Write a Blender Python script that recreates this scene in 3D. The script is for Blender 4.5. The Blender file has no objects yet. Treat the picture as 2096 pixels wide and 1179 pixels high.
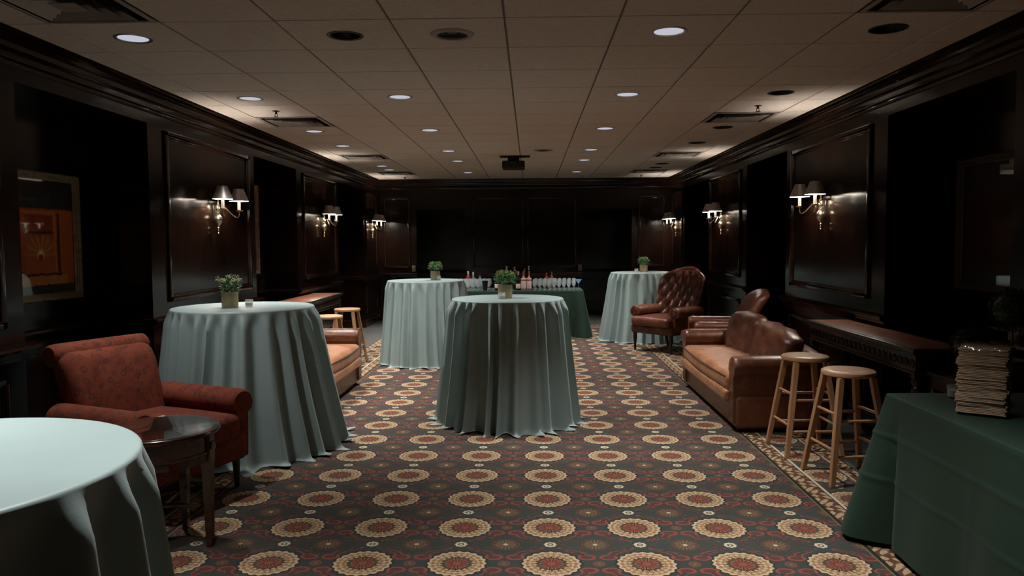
import bpy, bmesh, math, random
from mathutils import Vector, Matrix
random.seed(7)
PI = math.pi
S = bpy.context.scene
COL = S.collection
# ------------------------------------------------------------------ camera
F_PX, PITCH, YAW, ROLL, CAM_H = 1560.52, .05981, .02436, -.00635, 1.55
CEIL = CAM_H + 1.26
fw = Vector((-math.sin(YAW)*math.cos(PITCH), math.cos(YAW)*math.cos(PITCH), -math.sin(PITCH)))
rt0 = Vector((math.cos(YAW), math.sin(YAW), 0)); up0 = rt0.cross(fw)
rt = rt0*math.cos(ROLL) + up0*math.sin(ROLL); up = -rt0*math.sin(ROLL) + up0*math.cos(ROLL)
cam = bpy.data.cameras.new('camera'); camo = bpy.data.objects.new('camera', cam); COL.objects.link(camo)
cam.sensor_width = 36; cam.lens = F_PX/2096*36; cam.clip_start = .05; cam.clip_end = 60
camo.matrix_world = Matrix(((rt.x, up.x, -fw.x, 0), (rt.y, up.y, -fw.y, 0), (rt.z, up.z, -fw.z, CAM_H), (0, 0, 0, 1)))
S.camera = camo
# ------------------------------------------------------------------ world, exposure, light levels
w = bpy.data.worlds.new('world'); S.world = w; w.use_nodes = True
w.node_tree.nodes['Background'].inputs[0].default_value = (0, 0, 0, 1)
w.node_tree.nodes['Background'].inputs[1].default_value = 0
S.view_settings.view_transform = 'Standard'; S.view_settings.look = 'None'
S.cycles.transparent_max_bounces = 48
S.view_settings.exposure = 0; S.view_settings.gamma = 1; S.view_settings.use_curve_mapping = False
DOWN_W = 107.0; DOWN_COL = (1, .97, .95)
SPOT_DEG, SPOT_BLEND = 82, .8
BULB_EMIT = 1450.0; BULB_COL = (1, .91, .81)
DOWN_LENS = .62
# ------------------------------------------------------------------ node helper and materials
class NT:
    def __init__(s, name):
        s.m = bpy.data.materials.new(name); s.m.use_nodes = True; s.t = s.m.node_tree
        s.b = s.t.nodes['Principled BSDF']; s.out = s.t.nodes['Material Output']
    def n(s, typ, **kw):
        x = s.t.nodes.new(typ)
        for k, v in kw.items(): setattr(x, k, v)
        return x
    def put(s, sock, v):
        if isinstance(v, bpy.types.NodeSocket): s.t.links.new(v, sock)
        elif isinstance(v, (tuple, list)) and len(v) == 3 and sock.type == 'RGBA': sock.default_value = (*v, 1)
        else: sock.default_value = v
    def math(s, op, a, b=None, c=None):
        x = s.n('ShaderNodeMath', operation=op)
        for i, v in enumerate((a, b, c)):
            if v is not None: s.put(x.inputs[i], v)
        return x.outputs[0]
    def ss(s, x, e0, e1):
        k = s.n('ShaderNodeMapRange', interpolation_type='SMOOTHSTEP')
        s.put(k.inputs[0], x); s.put(k.inputs[1], e0); s.put(k.inputs[2], e1); return k.outputs[0]
    def below(s, x, e, soft=.003):      # 1 when x < e
        return s.math('SUBTRACT', 1.0, s.ss(x, s.math('SUBTRACT', e, soft), s.math('ADD', e, soft)))
    def band(s, x, a, b, soft=.002):
        return s.math('MULTIPLY', s.math('SUBTRACT', 1.0, s.below(x, a, soft)), s.below(x, b, soft))
    def mul(s, a, b): return s.math('MULTIPLY', a, b)
    def add(s, a, b): return s.math('ADD', a, b)
    def mix(s, f, a, b):
        x = s.n('ShaderNodeMix', data_type='RGBA'); s.put(x.inputs[0], f); s.put(x.inputs[6], a); s.put(x.inputs[7], b)
        return x.outputs[2]
    def coord(s, kind='Object'): return s.n('ShaderNodeTexCoord').outputs[kind]
    def mapping(s, v, scale=(1, 1, 1), rot=(0, 0, 0)):
        x = s.n('ShaderNodeMapping'); s.put(x.inputs[0], v); x.inputs[3].default_value = scale; x.inputs[2].default_value = rot
        return x.outputs[0]
    def noise(s, v, scale, detail=3, rough=.55, col=False):
        x = s.n('ShaderNodeTexNoise'); s.put(x.inputs['Vector'], v); x.inputs['Scale'].default_value = scale
        x.inputs['Detail'].default_value = detail; x.inputs['Roughness'].default_value = rough
        return x.outputs[1 if col else 0]
    def ramp(s, f, stops):
        x = s.n('ShaderNodeValToRGB'); s.put(x.inputs[0], f); e = x.color_ramp.elements
        while len(e) < len(stops): e.new(.5)
        for i, (p, c) in enumerate(stops): e[i].position = p; e[i].color = (*c, 1)
        return x.outputs[0]
    def bump(s, h, strength=.3, dist=.01):
        x = s.n('ShaderNodeBump'); x.inputs['Strength'].default_value = strength; x.inputs['Distance'].default_value = dist
        s.put(x.inputs['Height'], h); s.put(s.b.inputs['Normal'], x.outputs[0])
    def base(s, c, rough=.5, metal=0, spec=.5, **kw):
        s.put(s.b.inputs['Base Color'], c); s.put(s.b.inputs['Roughness'], rough); s.b.inputs['Metallic'].default_value = metal
        s.b.inputs['Specular IOR Level'].default_value = spec
        for k, v in kw.items(): s.put(s.b.inputs[k.replace('_', ' ')], v)
        return s.m

def mat_plain(name, c, rough=.5, metal=0, spec=.5, var=.12, scale=8, bump=0, bscale=60, **kw):
    n = NT(name); co = n.coord()
    f = n.noise(co, scale)
    lo = tuple(x*(1-var) for x in c); hi = tuple(min(1, x*(1+var)) for x in c)
    n.base(n.ramp(f, [(.3, lo), (.7, hi)]), rough, metal, spec, **kw)
    if bump: n.bump(n.noise(co, bscale, 4), bump, .004)
    return n.m
def mat_wood(name, c1, c2, axis=2, rough=.25, spec=.5, scale=14, coat=0):
    n = NT(name); co = n.coord()
    sc = [scale, scale, scale]; sc[axis] = scale*.07
    v = n.mapping(co, tuple(sc))
    f = n.noise(v, 1.0, 5, .6); f2 = n.noise(v, 5.0, 3)
    f = n.add(n.mul(f, .75), n.mul(f2, .25))
    n.base(n.ramp(f, [(.32, c1), (.68, c2)]), rough, 0, spec)
    n.b.inputs['Coat Weight'].default_value = coat; n.b.inputs['Coat Roughness'].default_value = .08
    n.bump(f2, .06, .002)
    return n.m
def mat_leather(name, dark, light, rough=.36, wear=None, scale=3.0):
    n = NT(name); co = n.coord()
    f = n.noise(co, scale, 5, .62); f2 = n.noise(co, scale*4, 4, .6)
    c = n.ramp(f, [(.30, dark), (.66, light)])
    if wear: c = n.mix(n.mul(n.ss(f2, .52, .75), .7), c, wear)
    n.base(c, n.add(rough, n.mul(n.math('SUBTRACT', f2, .5), .25)), 0, .45)
    v = n.n('ShaderNodeTexVoronoi'); n.put(v.inputs['Vector'], co); v.inputs['Scale'].default_value = 190
    wr = n.noise(n.mapping(co, (1, 1, 1.8)), 16, 5, .65)
    n.bump(n.add(n.mul(v.outputs[0], .12), n.mul(wr, .9)), .35, .012)
    return n.m

M = {}
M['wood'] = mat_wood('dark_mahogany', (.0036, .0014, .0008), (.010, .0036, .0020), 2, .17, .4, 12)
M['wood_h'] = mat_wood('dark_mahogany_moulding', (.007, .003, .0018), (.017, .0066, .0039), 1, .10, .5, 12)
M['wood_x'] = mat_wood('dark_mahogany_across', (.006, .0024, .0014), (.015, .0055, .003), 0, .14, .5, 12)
M['tablewood'] = mat_wood('carved_dark_wood', (.010, .006, .004), (.024, .013, .008), 0, .3, .5, 16)
M['tan_top'] = mat_leather('tan_leather_desktop', (.16, .050, .022), (.25, .085, .040), .32, None, 5)
M['cherry'] = mat_wood('cherry_wood', (.022, .008, .0045), (.050, .018, .009), 0, .2, .5, 14)
M['stoolwood'] = mat_wood('pale_beech', (.36, .18, .085), (.52, .29, .145), 2, .36, .4, 18)
M['seatwood'] = mat_wood('pale_beech_seat', (.42, .24, .12), (.60, .37, .20), 0, .34, .4, 18)
M['brass'] = mat_plain('aged_brass', (.56, .49, .37), .26, 1, .5, .08, 20)
M['potbrass'] = mat_plain('brushed_brass_pot', (.52, .41, .235), .42, .85, .5, .1, 9)
M['gilt'] = mat_plain('dull_gilt_frame', (.21, .15, .085), .42, .35, .5, .35, 25, .3, 80)
M['gilt_shaded'] = mat_plain('shaded_gilt_frame', (.045, .032, .02), .45, .3, .4, .3, 25)  # gilt frame again, its colour darkened to paint in the unlit recess
M['shade'] = mat_plain('pewter_shade', (.30, .26, .235), .42, .6, .5, .06, 12)
M['shade_in'] = mat_plain('white_shade_lining', (.85, .83, .78), .6, 0, .3, .02, 10)
M['candle'] = mat_plain('ivory_candle_sleeve', (.85, .82, .74), .5, 0, .4, .02, 10)
M['black'] = mat_plain('black_plastic', (.008, .008, .008), .4, 0, .4, .1)
M['darkmetal'] = mat_plain('dark_metal', (.03, .028, .025), .4, .7, .5, .1)
M['tbar'] = mat_plain('ceiling_grid_metal', (.10, .085, .07), .6, 0, .3, .08)
M['grille'] = mat_plain('vent_metal', (.30, .27, .24), .45, 0, .4, .08)
M['chrome'] = mat_plain('satin_reflector', (.62, .66, .74), .3, .9, .5, .04)
M['wax'] = mat_plain('white_wax', (.85, .80, .70), .5, 0, .4, .03, 10, Subsurface_Weight=.2)
M['soil'] = mat_plain('dark_soil', (.03, .022, .015), .9, 0, .2, .3, 40)
M['plate'] = mat_plain('switch_plate', (.10, .08, .06), .4, .3, .5, .05)

def mat_glass(name, tint=(1, 1, 1), rough=0.0, ior=1.45):
    n = NT(name); co = n.coord()
    n.base(n.mix(n.noise(co, 3), tint, tuple(x*.97 for x in tint)), rough, 0, .5)
    n.b.inputs['Transmission Weight'].default_value = 1; n.b.inputs['IOR'].default_value = ior
    return n.m
M['greenglass'] = mat_plain('dark_bottle_glass', (.006, .012, .007), .08, 0, .6, .1)
M['brownbottle'] = mat_plain('amber_bottle_glass', (.03, .010, .004), .1, 0, .6, .1)
M['rose'] = mat_plain('rose_wine_glass', (.50, .27, .20), .12, 0, .6, .06)
M['foil'] = mat_plain('copper_foil', (.52, .21, .09), .32, .7, .5, .08, 30)
M['foil2'] = mat_plain('pale_foil', (.62, .50, .46), .35, .5, .5, .08, 30)
M['redcap'] = mat_plain('red_bottle', (.45, .02, .03), .3, 0, .5, .08)
M['paperlabel'] = mat_plain('pale_label_paper', (.70, .55, .50), .7, 0, .3, .05)
M['sealwax'] = mat_plain('rust_seal_print', (.32, .09, .05), .7, 0, .3, .05)
M['leaf'] = mat_plain('green_leaf', (.065, .19, .05), .45, 0, .4, .45, 30)
M['leaf_dark'] = mat_plain('boxwood_leaf', (.016, .040, .018), .42, 0, .4, .45, 40)
M['petal'] = mat_plain('cream_petal', (.74, .69, .46), .6, 0, .3, .25, 45)
M['petal_g'] = mat_plain('lime_petal', (.48, .56, .24), .6, 0, .3, .3, 45)
M['napkin'] = mat_plain('kraft_napkin', (.48, .35, .24), .9, 0, .2, .18, 30, .4, 140)
M['planter'] = mat_plain('brown_planter', (.10, .055, .03), .7, 0, .3, .2, 14)

def mat_pane(name, rough=.02):
    n = NT(name); co = n.coord()
    g = n.n('ShaderNodeBsdfGlossy'); g.inputs['Roughness'].default_value = rough
    n.put(g.inputs[0], n.mix(n.noise(co, 2), (.97, .98, .97), (1, 1, 1)))
    t = n.n('ShaderNodeBsdfTransparent'); fr = n.n('ShaderNodeFresnel'); n.put(fr.inputs[0], n.math('SUBTRACT', 1.5, n.mul(n.n('ShaderNodeNewGeometry').outputs['Backfacing'], 1.5-1/1.5)))
    mx = n.n('ShaderNodeMixShader'); n.put(mx.inputs[0], fr.outputs[0]); n.put(mx.inputs[1], t.outputs[0]); n.put(mx.inputs[2], g.outputs[0])
    n.put(n.out.inputs[0], mx.outputs[0]); return n.m
def mat_thin(name, tint, body):
    n = NT(name); co = n.coord()
    g = n.n('ShaderNodeBsdfGlossy'); g.inputs['Roughness'].default_value = .06
    t = n.n('ShaderNodeBsdfTransparent'); n.put(t.inputs[0], n.mix(n.noise(co, 4), tint, tuple(x*.96 for x in tint)))
    df = n.n('ShaderNodeBsdfTranslucent'); n.put(df.inputs[0], tint); d2 = n.n('ShaderNodeBsdfDiffuse'); n.put(d2.inputs[0], tint)
    ad = n.n('ShaderNodeMixShader'); ad.inputs[0].default_value = .5; n.put(ad.inputs[1], df.outputs[0]); n.put(ad.inputs[2], d2.outputs[0])
    m1 = n.n('ShaderNodeMixShader'); m1.inputs[0].default_value = body; n.put(m1.inputs[1], t.outputs[0]); n.put(m1.inputs[2], ad.outputs[0])
    fr = n.n('ShaderNodeFresnel'); n.put(fr.inputs[0], n.math('SUBTRACT', 1.5, n.mul(n.n('ShaderNodeNewGeometry').outputs['Backfacing'], 1.5-1/1.5)))
    mx = n.n('ShaderNodeMixShader'); n.put(mx.inputs[0], fr.outputs[0]); n.put(mx.inputs[1], m1.outputs[0]); n.put(mx.inputs[2], g.outputs[0])
    n.put(n.out.inputs[0], mx.outputs[0]); return n.m
M['glass'] = mat_thin('clear_drinking_glass', (.95, .97, .97), .15)
M['blueglass'] = mat_thin('blue_spirit_glass', (.55, .78, .95), .3)
M['pane'] = mat_pane('picture_glass')
M['wrap'] = mat_pane('clear_plastic_film', .12)

def mat_cloth(name, c, rough=.55, sheen=.25, weave=900):
    n = NT(name); co = n.coord()
    f = n.noise(co, 5, 3)
    wv = n.math('ABSOLUTE', n.math('SINE', n.mul(n.noise(n.mapping(co, (1, 1, .15)), 160, 2), 30)))
    col = n.mix(n.mul(wv, .18), n.ramp(f, [(.3, tuple(x*.93 for x in c)), (.7, c)]), tuple(x*.82 for x in c))
    n.base(col, rough, 0, .35, Sheen_Weight=sheen, Sheen_Roughness=.4)
    n.bump(n.noise(co, 320, 2), .10, .002)
    return n.m
M['sage'] = mat_cloth('sage_satin_cloth', (.325, .42, .412), .46, .08)
M['green'] = mat_cloth('forest_green_cloth', (.016, .043, .027), .66, .06)

def mat_ceiling():
    n = NT('fissured_ceiling_tile'); co = n.coord()
    oi = n.n('ShaderNodeObjectInfo').outputs['Random']
    f = n.noise(co, 60, 4, .7); g = n.noise(n.mapping(co, (1, 3, 1)), 14, 4, .6)
    v = n.add(n.mul(f, .5), n.mul(g, .5))
    c = n.ramp(v, [(.34, (.52, .45, .385)), (.62, (.70, .625, .55))])
    c = n.mix(n.mul(oi, .25), c, (.56, .46, .40))
    n.base(c, .85, 0, .2); n.bump(f, .35, .004); return n.m
M['tile'] = mat_ceiling()

def mat_redfabric():
    n = NT('rust_paisley_fabric'); co = n.coord()
    base = n.ramp(n.noise(co, 9, 4), [(.3, (.175, .040, .022)), (.7, (.26, .066, .034))])
    vo = n.n('ShaderNodeTexVoronoi'); n.put(vo.inputs['Vector'], n.mapping(co, (1, 1, 1))); vo.inputs['Scale'].default_value = 15
    d = vo.outputs['Distance']; wob = n.add(d, n.mul(n.math('SUBTRACT', n.noise(co, 34, 3), .5), .35))
    ring = n.band(wob, .20, .30, .03)
    dot = n.below(wob, .09, .03)
    leafm = n.band(n.noise(co, 17, 2), .56, .60, .01)
    m = n.math('MAXIMUM', n.mul(ring, .85), n.math('MAXIMUM', dot, n.mul(leafm, .75)))
    c = n.mix(n.mul(m, .8), base, (.055, .030, .030))
    n.base(c, .85, 0, .2); n.bump(n.noise(co, 260, 2), .25, .003); return n.m
M['redfabric'] = mat_redfabric()
M['tan_leather'] = mat_leather('tan_leather', (.30, .12, .055), (.50, .24, .125), .36, (.58, .32, .19))
M['brown_leather'] = mat_leather('brown_leather', (.080, .025, .012), (.165, .056, .027), .32, (.25, .10, .048))
M['red_leather'] = mat_leather('red_brown_leather', (.10, .026, .014), (.19, .055, .028), .38, None)
M['oxblood'] = mat_leather('oxblood_leather', (.040, .011, .007), (.095, .028, .015), .25, (.17, .06, .03))
M['dark_leg'] = mat_wood('dark_chair_leg', (.012, .006, .004), (.03, .014, .008), 2, .3)

MX, PX, MY, PY = .0949, .4586, 3.598, .4658
def mat_carpet():
    n = NT('medallion_carpet'); co = n.coord()
    sx = n.n('ShaderNodeSeparateXYZ'); n.put(sx.inputs[0], co); X, Y = sx.outputs[0], sx.outputs[1]
    wob = n.mul(n.math('SUBTRACT', n.noise(co, 90, 2), .5), .006)
    def cell(off, p, q, half=0):
        a = n.add(n.math('DIVIDE', n.math('SUBTRACT', q, off), p), half)
        return n.mul(n.math('SUBTRACT', a, n.math('ROUND', a)), p)
    def polar(u, v):
        r = n.math('SQRT', n.add(n.mul(u, u), n.mul(v, v))); return n.add(r, wob), n.math('ARCTAN2', v, u)
    u, v = cell(MX, PX, X), cell(MY, PY, Y); uh, vh = cell(MX, PX, X, .5), cell(MY, PY, Y, .5)
    r, th = polar(u, v)
    cosn = lambda k, t, ph=0: n.math('COSINE', n.add(n.mul(t, float(k)), ph))
    wool = n.noise(co, 240, 3, .7); big = n.noise(co, 2.2, 3)
    col = n.mix(big, (.040, .048, .042), (.060, .066, .057))
    # red crescents with fat paisley ends, one to each quadrant
    au, av = n.math('ABSOLUTE', u), n.math('ABSOLUTE', v)
    ru, tq = polar(au, av)
    taper = n.ss(tq, .25, 1.45)
    thick = n.math('SUBTRACT', .024, n.mul(taper, .015))
    cd = n.math('ABSOLUTE', n.math('SUBTRACT', ru, n.add(.186, n.mul(cosn(9, tq), .006))))
    brk = n.ss(n.noise(co, 42, 2), .38, .55)
    arc = n.mul(n.mul(n.below(cd, thick, .003), n.band(tq, .40, 1.38, .04)), brk)
    du, dv = n.math('SUBTRACT', au, .176), n.math('SUBTRACT', av, .074)
    pr_ = n.math('SQRT', n.add(n.mul(n.mul(du, du), .6), n.mul(n.mul(dv, dv), 1.3)))
    pais = n.below(pr_, .036, .003)
    red = n.math('MAXIMUM', arc, pais)
    core = n.math('MAXIMUM', n.mul(n.below(cd, n.mul(thick, .55), .002), n.band(tq, .45, 1.3, .03)), n.below(pr_, .024, .003))
    edge = n.math('SUBTRACT', red, n.mul(core, .75))
    col = n.mix(n.mul(red, n.add(.25, n.mul(n.ss(n.noise(co, 150, 2), .45, .6), .5))), col, (.060, .014, .012))
    col = n.mix(n.mul(n.math('MAXIMUM', edge, 0.0), n.ss(wool, .3, .55)), col, (.30, .085, .070))
    # thin outer vine
    vine = n.below(n.math('ABSOLUTE', n.math('SUBTRACT', ru, n.add(.228, n.mul(cosn(14, tq), .012)))), .0045, .002)
    col = n.mix(n.mul(n.mul(vine, .5), brk), col, (.18, .05, .04))
    # starburst at the cell corner
    rs, ts = polar(uh, vh)
    ray = n.ss(cosn(16, ts), .1, .7)
    col = n.mix(n.mul(n.mul(n.below(rs, .078, .012), .75), n.ss(cosn(1, n.mul(rs, 280.)), -.2, .6)), col, (.15, .055, .036))
    col = n.mix(n.mul(n.mul(n.below(rs, .056, .008), ray), .9), col, (.26, .16, .075))
    col = n.mix(n.below(rs, .012), col, (.50, .42, .28))
    # ring on the row line
    rb, tb = polar(uh, v)
    col = n.mix(n.mul(n.band(rb, .014, .030, .003), .85), col, (.18, .075, .05))
    col = n.mix(n.below(rb, .009), col, (.20, .14, .08))
    # small cream oval on the column line
    rc, tc = polar(u, vh)
    col = n.mix(n.below(rc, n.add(.031, n.mul(cosn(8, tc), .002)), .002), col, (.58, .49, .35))
    col = n.mix(n.band(rc, .009, .016, .002), col, (.03, .03, .025))
    # medallion
    rim = n.add(.139, n.mul(cosn(20, th), .005))
    col = n.mix(n.mul(n.below(r, n.add(rim, .012), .004), .85), col, (.030, .034, .029))
    nz = n.mul(n.math('SUBTRACT', n.noise(co, 45, 2), .5), 2.2)
    lat = n.mul(n.math('SINE', n.add(n.add(n.mul(th, 11.), n.mul(r, 120.)), nz)), n.math('SINE', n.add(n.math('SUBTRACT', n.mul(th, 11.), n.mul(r, 120.)), nz)))
    mcol = n.mix(n.ss(lat, -.25, .45), (.26, .14, .07), (.50, .365, .215))
    mcol = n.mix(n.mul(n.ss(n.noise(co, 120, 3), .5, .7), .6), mcol, (.60, .48, .32))
    mcol = n.mix(n.ss(r, n.math('SUBTRACT', rim, .02), rim), mcol, (.56, .44, .285))
    col = n.mix(n.below(r, rim, .002), col, mcol)
    col = n.mix(n.mul(n.below(r, n.add(.078, n.mul(cosn(16, th), .006)), .003), n.add(.76, n.mul(cosn(32, th), .25))), col, (.028, .022, .018))
    col = n.mix(n.below(r, n.add(.051, n.mul(cosn(16, th), .005)), .003), col, n.mix(n.ss(cosn(16, th), -.2, .6), (.13, .036, .028), (.29, .085, .062)))
    col = n.mix(n.mul(n.below(r, .022, .003), n.ss(cosn(8, th), -.6, .4)), col, (.22, .12, .07))
    col = n.mix(n.band(r, .024, .028, .002), col, (.10, .03, .02))
    # borders
    d = n.math('MAXIMUM', n.math('ABSOLUTE', n.add(X, .13)), n.math('SUBTRACT', Y, 14.25-2.32))
    t = n.math('MINIMUM', n.math('ABSOLUTE', X), 99.)
    fl = n.mul(n.math('SINE', n.add(n.mul(Y, 55.), n.mul(cosn(30, X), 1.5))), n.math('SINE', n.add(n.mul(X, 70.), n.mul(cosn(27, Y), 2.0))))
    bcol = n.mix(n.ss(fl, -.1, .35), (.115, .055, .030), (.46, .33, .20))
    bcol = n.mix(n.ss(n.noise(co, 70, 2), .62, .67), bcol, (.022, .024, .02))
    for e0, inner in ((1.835, True), (2.225, False)):
        if inner:
            col = n.mix(n.band(d, e0-.022, e0), col, (.022, .026, .02))
            col = n.mix(n.band(d, e0-.030, e0-.022), col, (.20, .15, .08))
            col = n.mix(n.band(d, e0, e0+.098), col, bcol)
            col = n.mix(n.band(d, e0+.098, e0+.106), col, (.03, .03, .025))
            col = n.mix(n.band(d, e0+.106, e0+.124), col, (.58, .50, .36))
        else:
            col = n.mix(n.band(d, e0-.014, e0), col, (.46, .38, .26))
            col = n.mix(n.band(d, e0, e0+.085), col, bcol)
    col = n.mix(n.band(d, 2.31, 9.), col, (.022, .026, .024))
    col = n.mix(n.mul(n.math('SUBTRACT', wool, .5), .5), col, (.0, .0, .0))
    n.base(col, .93, 0, .15); n.bump(wool, .3, .004); return n.m
M['carpet'] = mat_carpet()
M['floor'] = mat_plain('grey_floor', (.060, .063, .057), .5, 0, .4, .15, 3, .1, 200)

def mat_painting(name, warm):
    n = NT(name); co = n.coord()                       # local: x across (-.5..), z up, metres
    sx = n.n('ShaderNodeSeparateXYZ'); n.put(sx.inputs[0], co); x, z = sx.outputs[0], sx.outputs[2]
    x = n.add(x, n.mul(n.math('SUBTRACT', n.noise(co, 18, 2), .5), .03)); z = n.add(z, n.mul(n.math('SUBTRACT', n.noise(n.mapping(co, (1.3, 1, 1.1)), 21, 2), .5), .03))
    brush = n.noise(n.mapping(co, (1, 1, .35)), 26, 5, .65)
    def rect(x0, x1, z0, z1, s=.006): return n.mul(n.band(x, x0, x1, s), n.band(z, z0, z1, s))
    k = 1.0 if warm else .06
    C = lambda r, g, b: (r*k, g*k, b*k)
    col = n.mix(brush, C(.42, .075, .012), C(.62, .135, .022))
    col = n.mix(rect(-.6, .6, .20, .6, .01), col, n.mix(brush, (.010, .012, .012), (.035, .022, .015)))
    col = n.mix(n.mul(rect(-.03, .22, .22, .32), .9), col, (.02, .03, .03))
    col = n.mix(n.math('MAXIMUM', rect(-.10, .27, .165, .185), rect(.25, .27, -.26, .18)), col, C(.66, .20, .06))
    col = n.mix(rect(.285, .315, -.26, .18), col, C(.10, .02, .006))
    col = n.mix(rect(-.07, .235, -.26, .155), col, n.mix(n.ss(z, -.1, .12), C(.52, .13, .025), C(.30, .045, .010)))
    col = n.mix(rect(-.07, .235, .02, .04), col, C(.08, .02, .008))
    # sun rays behind a small chair back
    dx, dz = n.math('SUBTRACT', x, .09), n.math('SUBTRACT', z, -.13)
    rr = n.math('SQRT', n.add(n.mul(dx, dx), n.mul(dz, dz))); th = n.math('ARCTAN2', dz, dx)
    rays = n.mul(n.ss(n.math('COSINE', n.mul(th, 14.)), -.1, .7), n.mul(n.below(rr, .15, .05), n.band(z, -.13, .02, .01)))
    col = n.mix(n.mul(rays, n.mul(brush, 1.1)), col, C(.80, .36, .08))
    col = n.mix(n.below(rr, .035, .02), col, C(1., .75, .38))
    col = n.mix(rect(.065, .115, -.175, -.125), col, C(.32, .05, .012))
    col = n.mix(rect(-.10, .33, -.28, -.262), col, C(.06, .02, .01))
    col = n.mix(rect(-.6, .40, -.345, -.28), col, n.mix(brush, C(.55, .17, .03), C(.75, .30, .07)))
    col = n.mix(rect(-.6, .6, -.6, -.345), col, n.mix(brush, (.012, .016, .012), (.05, .06, .04)))
    n.base(col, .6, 0, .3); n.bump(brush, .1, .002); return n.m
M['paint_warm'] = mat_painting('orange_interior_painting', True)
M['paint_dark'] = mat_painting('dark_interior_painting', False)

def mat_emit(name, c, s):
    n = NT(name); co = n.coord()
    e = n.n('ShaderNodeEmission'); n.put(e.inputs[0], n.mix(n.noise(co, 12), c, tuple(x*.96 for x in c))); e.inputs[1].default_value = s
    n.put(n.out.inputs[0], e.outputs[0]); return n.m
M['lens_white'] = mat_emit('lit_downlight_lens', (.86, .86, 1), DOWN_LENS)
M['bulb'] = mat_emit('candle_bulb', BULB_COL, BULB_EMIT)

# ------------------------------------------------------------------ mesh helpers
class MB:
    def __init__(s): s.v = []; s.f = []
    def add(s, vs, fs, mtx=None):
        o = len(s.v)
        s.v += [tuple(mtx @ Vector(p)) if mtx else tuple(p) for p in vs]
        s.f += [tuple(i+o for i in f) for f in fs]; return s
    def box(s, x0, x1, y0, y1, z0, z1, mtx=None):
        vs = [(x, y, z) for x in (x0, x1) for y in (y0, y1) for z in (z0, z1)]
        return s.add(vs, [(0, 1, 3, 2), (4, 6, 7, 5), (0, 4, 5, 1), (2, 3, 7, 6), (0, 2, 6, 4), (1, 5, 7, 3)], mtx)
    def bbox(s, x0, x1, y0, y1, z0, z1, b=.006, mtx=None):      # box with chamfered edges
        return rbox(s, ((x0+x1)/2, (y0+y1)/2, (z0+z1)/2), (abs(x1-x0)/2, abs(y1-y0)/2, abs(z1-z0)/2), b, 1, 1, None, mtx)
    def lathe(s, prof, n=24, mtx=None, cap=True, cx=0, cy=0):
        vs = []; fs = []
        for r, z in prof:
            for i in range(n):
                a = 2*PI*i/n; vs.append((cx+r*math.cos(a), cy+r*math.sin(a), z))
        for k in range(len(prof)-1):
            for i in range(n):
                j = (i+1) % n; fs.append((k*n+i, k*n+j, (k+1)*n+j, (k+1)*n+i))
        if cap:
            if prof[0][0] > 1e-6: fs.append(tuple(range(n-1, -1, -1)))
            if prof[-1][0] > 1e-6: fs.append(tuple((len(prof)-1)*n+i for i in range(n)))
        return s.add(vs, fs, mtx)
    def tube(s, pts, rad, n=10, mtx=None):
        P = [Vector(p) for p in pts]; R = rad if isinstance(rad, (list, tuple)) else [rad]*len(P)
        vs = []; fs = []; ref = Vector((0, 0, 1)); prev = None
        for i, p in enumerate(P):
            t = (P[min(i+1, len(P)-1)]-P[max(i-1, 0)]).normalized()
            if prev is None:
                a = ref if abs(t.dot(ref)) < .9 else Vector((1, 0, 0))
                u = (a - t*a.dot(t)).normalized()
            else: u = (prev - t*prev.dot(t)).normalized()
            prev = u; v = t.cross(u)
            for k in range(n):
                q = 2*PI*k/n; vs.append(p+(u*math.cos(q)+v*math.sin(q))*R[i])
        for i in range(len(P)-1):
            for k in range(n):
                j = (k+1) % n; fs.append((i*n+k, i*n+j, (i+1)*n+j, (i+1)*n+k))
        fs.append(tuple(range(n-1, -1, -1))); fs.append(tuple((len(P)-1)*n+k for k in range(n)))
        return s.add(vs, fs, mtx)
    def prism(s, pts, x0, x1, axis=1, mtx=None):   # polygon (a,b) extruded along axis; axis 1: (x,z) along y; axis 0: (y,z) along x; 2: (x,y) along z
        n = len(pts); vs = []
        for e in (x0, x1):
            for a, b in pts: vs.append({1: (a, e, b), 0: (e, a, b), 2: (a, b, e)}[axis])
        fs = [tuple(range(n)), tuple(range(2*n-1, n-1, -1))]
        for i in range(n): j = (i+1) % n; fs.append((i, i+n, j+n, j))
        return s.add(vs, fs, mtx)
    def build(s, name, mat, parent=None, smooth=True, angle=40, loc=None):
        me = bpy.data.meshes.new(name); me.from_pydata(s.v, [], s.f); me.update()
        bm = bmesh.new(); bm.from_mesh(me)
        bmesh.ops.remove_doubles(bm, verts=bm.verts, dist=1e-5)
        bmesh.ops.recalc_face_normals(bm, faces=bm.faces)
        if smooth:
            for f in bm.faces: f.smooth = True
            lim = math.radians(angle)
            for e in bm.edges:
                if len(e.link_faces) == 2 and e.calc_face_angle(0) > lim: e.smooth = False
        bm.to_mesh(me); bm.free()
        me.materials.append(mat if not isinstance(mat, str) else M[mat])
        o = bpy.data.objects.new(name, me); COL.objects.link(o)
        if parent: o.parent = parent
        if loc: o.location = loc
        return o

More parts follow.
